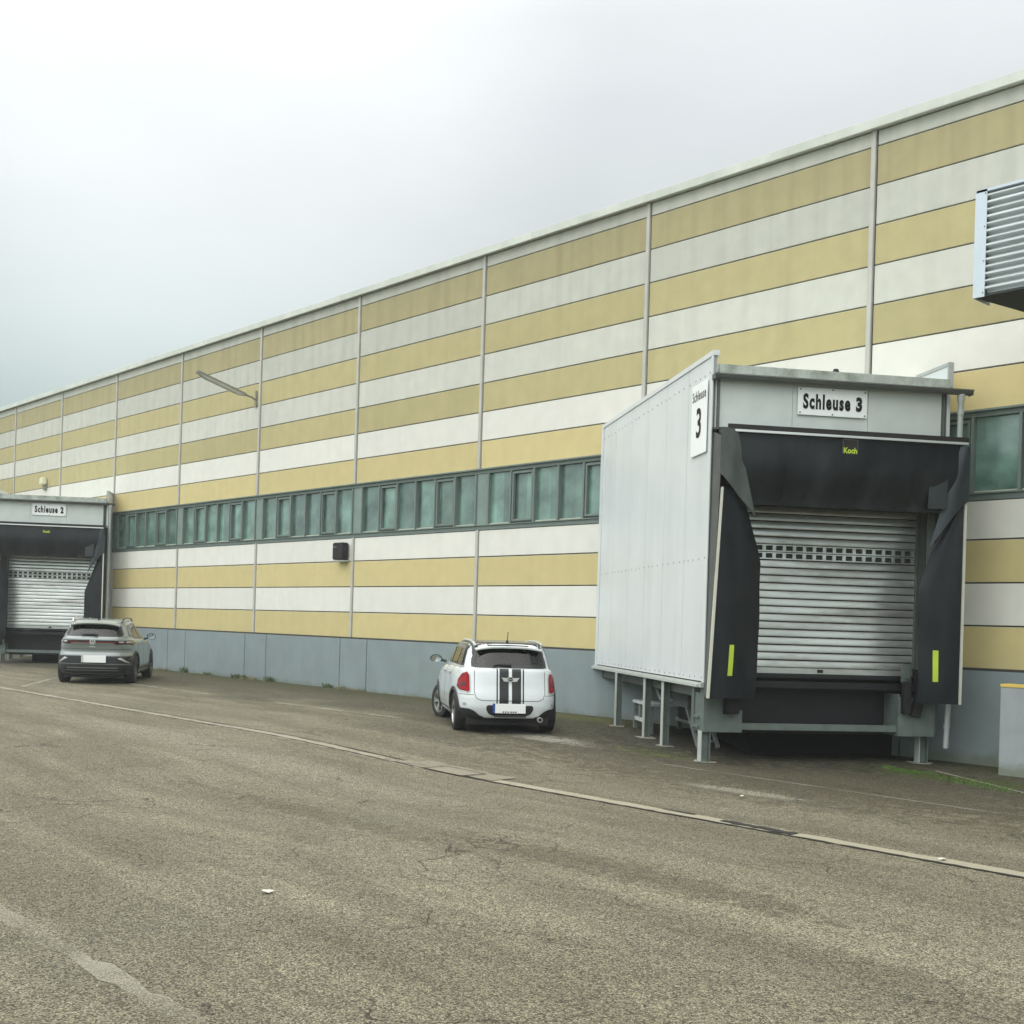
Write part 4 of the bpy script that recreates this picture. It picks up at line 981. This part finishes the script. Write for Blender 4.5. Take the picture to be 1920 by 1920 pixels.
        MB().box(x1 - .3, x1, -hw, hw, zf, zf + .32).build('dashboard', M_INT, s.root, bevel=.05)
    def punch(s):
        for k, p in s.holes: s.cut(k, p)

M_SEAL = mat('window_seal_black', (.012, .013, .013), .25)
M_TYRE = mat('tyre_rubber', (.018, .018, .018), .8, var=.2, vs=8)
M_BRAKE = mat('brake_grey', (.08, .08, .08), .5, .5)
M_INT = mat('interior_dark', (.03, .04, .042), .8)
M_CARW = mat('car_white_paint', (.70, .74, .76), .22, var=.015, vs=2, coat=.6, spec=.5)
M_CARG = mat('car_grey_green_paint', (.225, .255, .252), .28, .25, var=.02, vs=2, coat=.7)
M_CARB = mat('car_black_paint', (.014, .015, .013), .22, coat=.25, spec=.35)
M_CLAD = mat('car_black_cladding', (.022, .024, .025), .6, var=.1)
M_RED = mat('tail_light_red', (.27, .003, .010), .2, var=.35, vs=14, spec=.22)
M_REDD = mat('tail_light_dark_red', (.045, .012, .014), .2, coat=.3, var=.2, spec=.3)
M_SILV = mat('car_silver_trim', (.72, .73, .72), .3, .7)
M_RIM = mat('alloy_silver', (.6, .61, .61), .3, .8)
M_RIMD = mat('alloy_dark', (.09, .095, .095), .35, .6)
M_PLATE = mat('plate_white', (.86, .86, .86), .4, var=.01)
M_EUB = mat('plate_blue', (.02, .06, .32), .5)
M_LENS = mat('clear_lens', (.55, .57, .57), .15, coat=.6)

def rr(a0, a1, b0, b1, r, n=4):
    P = []
    for (cx, cy, s0) in ((a1 - r, b1 - r, 0), (a0 + r, b1 - r, 90), (a0 + r, b0 + r, 180), (a1 - r, b0 + r, 270)):
        for i in range(n + 1):
            t = R(s0 + 90 * i / n); P.append((cx + r * math.cos(t), cy + r * math.sin(t)))
    return P

# --- white small crossover with black bonnet stripes
cx_, cy2 = -5.13 + nv.x * .865, -4.66 + nv.y * .865
CRZ = math.atan2(.5447, -.8386)
c1 = thing('parked_car', 'white compact crossover with black roof and black rear stripes parked by the hall', 'car', (cx_ + .02, cy2 - .04, gz(cx_)), CRZ)
k1 = [(-.50, .225, 3.15, .21, .77, 6), (-.66, .27, 3.27, .26, .84, 6), (-.735, .42, 3.36, .42, .885, 6.5), (-.745, .56, 3.37, .58, .895, 6.5), (-.735, .655, 3.35, .70, .893, 6.5), (-.705, .80, 3.28, .84, .885, 6), (-.685, .95, 3.10, .965, .868, 5.5),
      (-.665, 1.06, 2.65, 1.05, .835, 5.5), (-.635, 1.115, 2.32, 1.10, .79, 5.5), (-.53, 1.27, 1.98, 1.30, .735, 6), (-.445, 1.42, 1.68, 1.45, .685, 6), (-.42, 1.475, 1.50, 1.50, .655, 6), (-.33, 1.525, 1.25, 1.535, .59, 5), (-.05, 1.545, .95, 1.552, .42, 4)]
C1 = Car(c1, k1, M_CARW)
# glass
C1.window('rear', [(-.64, 1.135), (.64, 1.135), (.625, 1.25), (.545, 1.435), (-.545, 1.435), (-.625, 1.25)], 'rear_window', .045)
sideg = [[(-.25, 1.13), (.42, 1.13), (.42, 1.425), (-.12, 1.425)], [(.50, 1.13), (1.20, 1.13), (1.12, 1.43), (.50, 1.43)], [(1.28, 1.13), (2.02, 1.135), (1.72, 1.36), (1.58, 1.43), (1.20, 1.43)]]
for sd in ('left', 'right'):
    C1.band(sd, [(-.33, 1.28), (1.95, 1.28)], .36, .003, 'window_surround', M_CARB, sub=40, skirt=0).hide_render = False
    for p in sideg: C1.window(sd, p, 'side_window', .03)
for o_ in [o for o in bpy.data.objects if o.name.startswith('window_surround')]: bpy.data.objects.remove(o_)
for sd in ('left', 'right'):
    for xa_ in (.46, 1.235): C1.band(sd, [(xa_ + .01, 1.12), (xa_ - .01, 1.44)], .11, .0115, 'door_pillar', M_CARB)
    C1.band(sd, [(-.27, 1.115), (2.08, 1.115)], .022, .014, 'belt_trim', M_SILV, sub=30)
    C1.band(sd, [(-.18, 1.445), (1.62, 1.445)], .05, .0105, 'roof_edge', M_CARB, sub=24)
    C1.band(sd, [(-.17, .40), (2.9, .40)], .001, .0, 'x', M_CLAD).name = 'x_tmp'
for o_ in [o for o in bpy.data.objects if o.name.startswith('x_tmp')]: bpy.data.objects.remove(o_)
C1.window('front', [(-.62, 1.14), (.62, 1.14), (.53, 1.42), (-.53, 1.42)], 'windscreen', .04)
# black roof
rp = [(-.41, -.60), (-.41, .60), (-.1, .66), (1.3, .66), (1.58, .58), (1.58, -.58), (1.3, -.66), (-.1, -.66)]
C1.patch('top', rp, .008, 'roof', M_CARB, 24, 24, .02)
MB().sheet(lambda u, v: (-.40 - .12 * v - .02 * (1 - (2 * u - 1) ** 2) * v, (2 * u - 1) * (.585 - .02 * v), 1.488 - .022 * v - .05 * abs(2 * u - 1) ** 3), 20, 4, (.01, 0, -.022)).build('roof_spoiler', M_CARW, c1, smooth=True)
MB().sheet(lambda u, v: (-.44 - .06 * v, (2 * u - 1) * .54, 1.458 - .02 * v - .04 * abs(2 * u - 1) ** 3), 20, 2, (.02, 0, -.02)).build('spoiler_shadow_lip', M_CARB, c1, smooth=True)
for sy in (-.60, .60):
    MB().tube([(-.36, sy * .97, 1.495), (-.26, sy * .98, 1.525), (.1, sy * .98, 1.553), (.7, sy * .98, 1.56), (1.2, sy * .98, 1.535), (1.36, sy * .97, 1.49)], .024, 10).build('roof_rail', M_SILV, c1, smooth=True)
MB().tube([(-.24, .0, 1.535), (-.24, 0, 1.58)], [.03, .018], 10).tube([(-.24, 0, 1.57), (-.31, 0, 1.72)], .007, 6).build('antenna', M_BLACK, c1)
# rear details
C1.band('rear', [(-.60, 1.09), (-.605, .70), (-.57, .60), (-.48, .565), (.48, .565), (.57, .60), (.605, .70), (.60, 1.09)], .009, .002, 'tailgate_seam', M_JOINT)
C1.band('rear', [(-.86, .655), (-.61, .655)], .009, .002, 'bumper_seam', M_JOINT); C1.band('rear', [(.61, .655), (.86, .655)], .009, .002, 'bumper_seam', M_JOINT)
for a, b in ((-.235, -.212), (-.185, -.028), (.028, .185), (.212, .235)):
    C1.patch('rear', [(a, .50), (b, .50), (b, 1.10), (a, 1.10)], .0035, 'stripe', M_CARB, 3, 20, .004)
for sg in (1, -1):
    tl = [(sg * a, b) for a, b in ((.665, .72), (.70, .695), (.80, .71), (.835, .77), (.815, .90), (.765, 1.0), (.70, 1.03), (.67, .98))]
    t_ = C1.patch('rear', tl, .022, 'tail_light', M_RED, 10, 12, .03)
    C1.band('rear', tl, .014, .018, 'light_bezel', M_SILV, True, 4, t_, .02)
    C1.patch('rear', [(sg * a, b) for a, b in ((.72, .80), (.79, .80), (.785, .85), (.72, .85))], .026, 'reflector', M_REDD, 4, 3, .01, t_)
# lower cladding across the rear
low = [(-.87, .25), (.87, .25), (.87, .44), (.70, .43), (.60, .40), (.50, .31), (.40, .285), (-.40, .285), (-.50, .31), (-.60, .40), (-.70, .43), (-.87, .44)]
C1.patch('rear', [(-.87, .23), (-.42, .23), (-.42, .285), (-.50, .31), (-.60, .395), (-.70, .43), (-.87, .445)], .010, 'rear_cladding', M_CLAD, 12, 10)
C1.patch('rear', [(.87, .23), (.42, .23), (.42, .285), (.50, .31), (.60, .395), (.70, .43), (.87, .445)], .010, 'rear_cladding', M_CLAD, 12, 10)
C1.patch('rear', [(-.43, .23), (.43, .23), (.43, .275), (-.43, .275)], .010, 'rear_cladding', M_CLAD, 12, 4)
C1.patch('rear', [(-.40, .42), (-.36, .34), (-.26, .305), (.26, .305), (.36, .34), (.40, .42), (.40, .47), (.37, .49), (-.37, .49), (-.40, .47)], .006, 'plate_recess', M_CLAD, 16, 8)
pl = MB().box(-.79, -.78, -.26, .26, .36, .52).build('number_plate', M_PLATE, c1, bevel=.004)
MB().box(-.792, -.790, .262, .295, .365, .515).box(-.79, -.78, .26, .30, .36, .52).build('plate_band', M_EUB, pl)
tt = MB()
for q in (-.13, -.09, -.05, .0, .04, .08): tt.box(-.7925, -.790, -q - .026, -q, .372, .392)
tt.build('plate_marks', M_INK, pl)
MB().box(-.80, -.76, -.27, .27, .295, .325).build('tow_trim', M_CLAD, c1, bevel=.006)
MB().tube([(-.60, -.52, .255), (-.76, -.52, .255)], .043, 18).build('exhaust', M_SILV, c1, smooth=True)
MB().tube([(-.761, -.52, .255), (-.765, -.52, .255)], .032, 16).build('exhaust_mouth', M_BLACK, c1)
# winged badge
bd = MB(); base_x = C1.pj('rear', 0, .93, 0).x - .022
def bdp(pts): bd.add([(base_x, y, z) for y, z in pts] + [(base_x + .02, y, z) for y, z in pts], [tuple(range(len(pts))), tuple(range(2 * len(pts) - 1, len(pts) - 1, -1))] + [(i, (i + 1) % len(pts), len(pts) + (i + 1) % len(pts), len(pts) + i) for i in range(len(pts))])
for sg in (1, -1): bdp([(sg * .035, .955), (sg * .075, .95), (sg * .155, .955), (sg * .13, .925), (sg * .115, .895), (sg * .06, .885), (sg * .03, .895)])
bdp([(.05 * math.cos(t), .925 + .048 * math.sin(t)) for t in [i * math.pi / 9 for i in range(18)]])
bdo = bd.build('badge', M_SILV, c1)
MB().add([(base_x - .003, .036 * math.cos(t), .925 + .034 * math.sin(t)) for t in [i * math.pi / 9 for i in range(18)]], [tuple(range(18))]).build('badge_disc', M_BLACK, bdo)
text_mb('MINI', .018, .052, lambda a, b: (base_x - .005, .026 - a, .916 + b), .02).build('lettering', M_SILV, bdo)
MB().tube([(-.675, .30, 1.145), (-.62, .22, 1.165), (-.63, -.02, 1.16)], [.010, .016, .026], 8).build('wiper', M_BLACK, c1, smooth=True)
# sides
for sd, sg in (('left', 1), ('right', -1)):
    C1.arch(sd, 0.0, .355, .425, .014, M_CLAD, .34); C1.arch(sd, 2.595, .355, .425, .014, M_CLAD, .34)
    C1.band(sd, [(.40, .285), (2.2, .285)], .12, .012, 'sill_cladding', M_CLAD, sub=24)
    for xa_ in (.52, 1.28, 2.16): C1.band(sd, [(xa_ + (.0 if xa_ > .6 else -.06), 1.10), (xa_, .80), (xa_, .36)], .008, .002, 'door_seam', M_JOINT, sub=10)
    for xa_ in (.72, 1.50): C1.band(sd, [(xa_ - .11, .965), (xa_ + .09, .965)], .028, .03, 'door_handle', M_SILV, sub=3, skirt=.03)
    C1.patch(sd, [(-.16, 1.12), (-.36, 1.12), (-.30, 1.42), (-.20, 1.42)], .003, 'rear_pillar', M_CARW, 5, 8, 0)
    mir = MB(); mir.tube([(2.0, sg * .80, 1.12), (1.98, sg * .95, 1.16)], .025, 8)
    mir.build('mirror_arm', M_CARB, c1)
    mh = MB()
    for i in range(9):
        for k in range(18):
            t, p_ = 2 * math.pi * k / 18, math.pi * i / 16
            mh.v.append((1.96 + .10 * math.sin(p_), sg * (1.0 + .115 * math.cos(p_) * math.cos(t)), 1.17 + .078 * math.cos(p_) * math.sin(t) * (1 if math.sin(t) > 0 else .85)))
    for i in range(8):
        for k in range(18): mh.f.append((i * 18 + k, i * 18 + (k + 1) % 18, (i + 1) * 18 + (k + 1) % 18, (i + 1) * 18 + k)); mh.mi.append(0)
    mo = mh.build('mirror', M_CARB, c1, smooth=True)
    MB().add([(1.957, sg * (1.0 + .10 * math.cos(t)), 1.17 + .066 * math.sin(t)) for t in [i * math.pi / 10 for i in range(20)]], [tuple(range(20))]).build('mirror_glass', mat('mirror', (.5, .55, .55), .03, 1.0, var=.01), mo)
    C1.wheel(0.0, sg * .775, .338, .215, M_RIM); C1.wheel(2.595, sg * .775, .338, .215, M_RIM, R(20))
for kx in (-.75, .75): C1.patch('rear', rr(kx - .03, kx + .03, .47, .52, .02), .004, 'parking_sensor', M_SEAM, 4, 4, .004)
MB().box(-.55, 3.1, -.70, .70, .145, .30).build('underbody', M_BLACK, c1)
C1.interior(-.2, 1.9, .62, .60, 1.12, 1.10, .12)
C1.punch(); C1.finish()

# --- grey electric crossover
rx_, ry_ = -18.97 - nv.x * .86, -4.22 - nv.y * .86
c2 = thing('parked_car', 'grey green crossover with a full width dark light bar parked at the far dock', 'car', (rx_, ry_, 0), CRZ)
k2 = [(-.55, .21, 3.4, .20, .79, 6), (-.76, .26, 3.58, .26, .87, 6), (-.865, .40, 3.67, .42, .915, 6), (-.885, .52, 3.69, .56, .925, 6), (-.885, .70, 3.68, .70, .925, 6), (-.845, .80, 3.64, .80, .918, 5.5), (-.865, .93, 3.50, .90, .905, 5.5), (-.90, 1.02, 3.30, .97, .89, 5),
      (-.895, 1.115, 2.95, 1.04, .86, 5), (-.84, 1.175, 2.60, 1.08, .815, 5), (-.70, 1.33, 2.10, 1.28, .725, 5.5), (-.52, 1.475, 1.70, 1.46, .655, 5.5), (-.42, 1.535, 1.50, 1.53, .625, 5.5), (-.2, 1.585, 1.25, 1.59, .57, 5), (.1, 1.612, .95, 1.615, .42, 4)]
c2.scale = (1.035, 1.035, 1.035)
C2 = Car(c2, k2, M_CARG)
C2.window('rear', [(-.66, 1.205), (.66, 1.205), (.66, 1.25), (.56, 1.47), (-.56, 1.47), (-.66, 1.25)], 'rear_window', .045)
side2 = [[(-.28, 1.20), (.18, 1.16), (.18, 1.46), (-.10, 1.42)], [(.25, 1.15), (1.08, 1.13), (1.02, 1.50), (.25, 1.485)], [(1.17, 1.13), (2.02, 1.12), (1.82, 1.31), (1.52, 1.47), (1.12, 1.505)]]
for sd, sg in (('left', 1), ('right', -1)):
    for p in side2: C2.window(sd, p, 'side_window', .035)
    for xa_ in (.215, 1.12): C2.band(sd, [(xa_, 1.13), (xa_ - .02, 1.50)], .10, .0115, 'door_pillar', M_CARB)
    C2.band(sd, [(-.50, 1.16), (-.40, 1.36), (-.1, 1.475), (.6, 1.53), (1.2, 1.525), (1.62, 1.45), (1.9, 1.32), (2.12, 1.16)], .045, .016, 'roof_line_trim', M_SILV if sg > 5 else M_CARG, sub=6)
    C2.arch(sd, 0, .385, .45, .012, M_CLAD, .37); C2.arch(sd, 2.77, .385, .45, .012, M_CLAD, .37)
    C2.band(sd, [(.44, .30), (2.33, .30)], .16, .010, 'sill_cladding', M_CLAD, sub=24)
    for xa_ in (.44, 1.18, 2.2): C2.band(sd, [(xa_ - .05, 1.10), (xa_, .80), (xa_ + .02, .40)], .008, .002, 'door_seam', M_JOINT, sub=10)
    for xa_ in (.62, 1.42): C2.band(sd, [(xa_ - .1, .97), (xa_ + .1, .97)], .03, .012, 'door_handle', M_CARG, sub=3)
    C2.wheel(0, sg * .80, .368, .235, M_RIMD); C2.wheel(2.77, sg * .80, .368, .235, M_RIMD)
    mh = MB()
    for i in range(9):
        for k in range(16):
            t, p_ = 2 * math.pi * k / 16, math.pi * i / 16
            mh.v.append((1.98 + .11 * math.sin(p_), sg * (1.0 + .12 * math.cos(p_) * math.cos(t)), 1.16 + .085 * math.cos(p_) * math.sin(t)))
    for i in range(8):
        for k in range(16): mh.f.append((i * 16 + k, i * 16 + (k + 1) % 16, (i + 1) * 16 + (k + 1) % 16, (i + 1) * 16 + k)); mh.mi.append(0)
    mo = mh.build('mirror', M_CARB, c2, smooth=True)
    MB().add([(1.976, sg * (1.0 + .105 * math.cos(t)), 1.16 + .072 * math.sin(t)) for t in [i * math.pi / 10 for i in range(20)]], [tuple(range(20))]).build('mirror_glass', mat('mirror', (.5, .55, .55)), mo)
    MB().tube([(2.02, sg * .80, 1.09), (2.0, sg * .92, 1.12)], .028, 8).build('mirror_arm', M_CARB, c2)
    MB().tube([(-.30, sg * .585, 1.53), (-.22, sg * .60, 1.60), (.2, sg * .61, 1.645), (.9, sg * .61, 1.645), (1.25, sg * .60, 1.57)], .018, 8).build('roof_rail', M_CARB if sg < 0 else M_SILV, c2, smooth=True)
    # tail lamps and bumper corners
    tl = C2.patch('rear', [(sg * a, b) for a, b in ((.50, 1.005), (.60, .97), (.86, .965), (.885, 1.06), (.875, 1.105), (.50, 1.085))], .012, 'tail_light', M_REDD, 12, 6, .02)
    for q in (.60, .74): C2.patch('rear', [(sg * q, 1.035), (sg * (q + .10), 1.035), (sg * (q + .10), 1.06), (sg * q, 1.06)], .018, 'lamp_lens', M_LENS, 3, 2, .01, tl)
    C2.patch('rear', [(sg * a, b) for a, b in ((.56, .655), (.74, .555), (.82, .525), (.87, .53), (.80, .56), (.66, .665))], .016, 'bumper_accent', M_SILV, 8, 6, .02)
    C2.patch('rear', rr(*( (.80, .885) if sg > 0 else (-.885, -.80)), .585, .69, .02), .02, 'reflector', M_REDD, 4, 5, .02)
C2.window('front', [(-.64, 1.12), (.64, 1.12), (.54, 1.44), (-.54, 1.44)], 'windscreen', .04)
C2.patch('rear', [(-.50, 1.03), (.50, 1.03), (.50, 1.085), (-.50, 1.085)], .010, 'light_bar', M_SEAL, 16, 4, .02)
C2.band('rear', [(-.52, 1.035), (.52, 1.035)], .014, .013, 'light_line', M_RED, sub=30)
C2.patch('rear', [(-.90, .27), (.90, .27), (.92, .50), (.92, .695), (-.92, .695), (-.92, .50)], .008, 'bumper', M_CLAD, 24, 14, .015)
C2.band('rear', [(-.86, .50), (.86, .50)], .014, .018, 'bumper_line', mat('trim_grey', (.2, .21, .21), .4), sub=30)
C2.band('rear', [(-.60, .41), (.60, .41)], .02, .018, 'bumper_line', mat('trim_grey', (.2, .21, .21)), sub=20)
C2.band('rear', [(-.60, .35), (.60, .35)], .012, .018, 'bumper_line', mat('trim_grey', (.2, .21, .21)), sub=20)
C2.band('rear', [(-.84, .865), (.84, .865)], .010, .002, 'tailgate_seam', M_JOINT, sub=30)
MB().sheet(lambda u, v: (-.44 - .20 * v - .03 * (1 - (2 * u - 1) ** 2) * v, (2 * u - 1) * (.60 - .02 * v), 1.545 - .045 * v - .06 * abs(2 * u - 1) ** 3), 20, 4, (.02, 0, -.03)).build('roof_spoiler', M_CARG, c2, smooth=True)
pl = MB().box(-.935, -.925, -.33, .20, .535, .715).build('number_plate', M_PLATE, c2, bevel=.004)
MB().box(-.934, -.926, .203, .25, .535, .715).build('plate_band', M_LENS, pl)
bx = C2.pj('rear', 0, 1.06, 0).x - .02
em = MB(); n_ = 28
for i in range(n_):
    t = 2 * math.pi * i / n_
    for r_, x_ in ((.055, bx), (.068, bx), (.068, bx + .02), (.055, bx + .02)): em.v.append((x_, r_ * math.cos(t), 1.045 + r_ * math.sin(t)))
for i in range(n_):
    for j in range(4): em.f.append((4 * i + j, 4 * ((i + 1) % n_) + j, 4 * ((i + 1) % n_) + (j + 1) % 4, 4 * i + (j + 1) % 4)); em.mi.append(0)
for a, b in (((-.022, .052), (.0, .012)), ((.022, .052), (.0, .012)), ((-.046, .03), (-.024, -.045)), ((-.024, -.045), (.0, .004)), ((.0, .004), (.024, -.045)), ((.024, -.045), (.046, .03))):
    em.bar((bx, a[0], 1.045 + a[1]), (bx, b[0], 1.045 + b[1]), .011, .011)
em.build('badge', M_SILV, c2)
MB().box(bx - .0, bx + .01, -.07, .07, .915, .93).build('model_script', M_SILV, c2)
MB().tube([(-.86, -.1, 1.215), (-.83, .0, 1.225), (-.84, .28, 1.225)], [.030, .026, .008], 8).build('wiper', M_BLACK, c2, smooth=True)
MB().tube([(-.12, 0, 1.60), (-.20, 0, 1.66)], [.04, .008], 8).build('antenna', M_BLACK, c2)
MB().box(-.6, 3.3, -.70, .70, .15, .32).build('underbody', M_BLACK, c2)
C2.interior(-.3, 2.0, .64, .66, 1.14, 1.0, .1)
C2.punch(); C2.finish()

# ------------------------------------------------------------------ thin mist
hz = MB().box(-330, 330, -330, 330, -1.2, 13.5).build('haze', [])
hm = bpy.data.materials.new('mist'); hm.use_nodes = True; ht = hm.node_tree; ht.nodes.clear()
ho = N(ht, 'ShaderNodeOutputMaterial'); hv = N(ht, 'ShaderNodeVolumePrincipled'); hv.inputs['Color'].default_value = (.93, .97, .95, 1); hv.inputs['Density'].default_value = .0009; hv.inputs['Anisotropy'].default_value = 0.2
ht.links.new(hv.outputs[0], ho.inputs['Volume'])
hz.data.materials.clear(); hz.data.materials.append(hm); hz['kind'] = 'stuff'; hz['label'] = 'thin pale mist over the yard'; hz['category'] = 'haze'
hz.visible_shadow = True
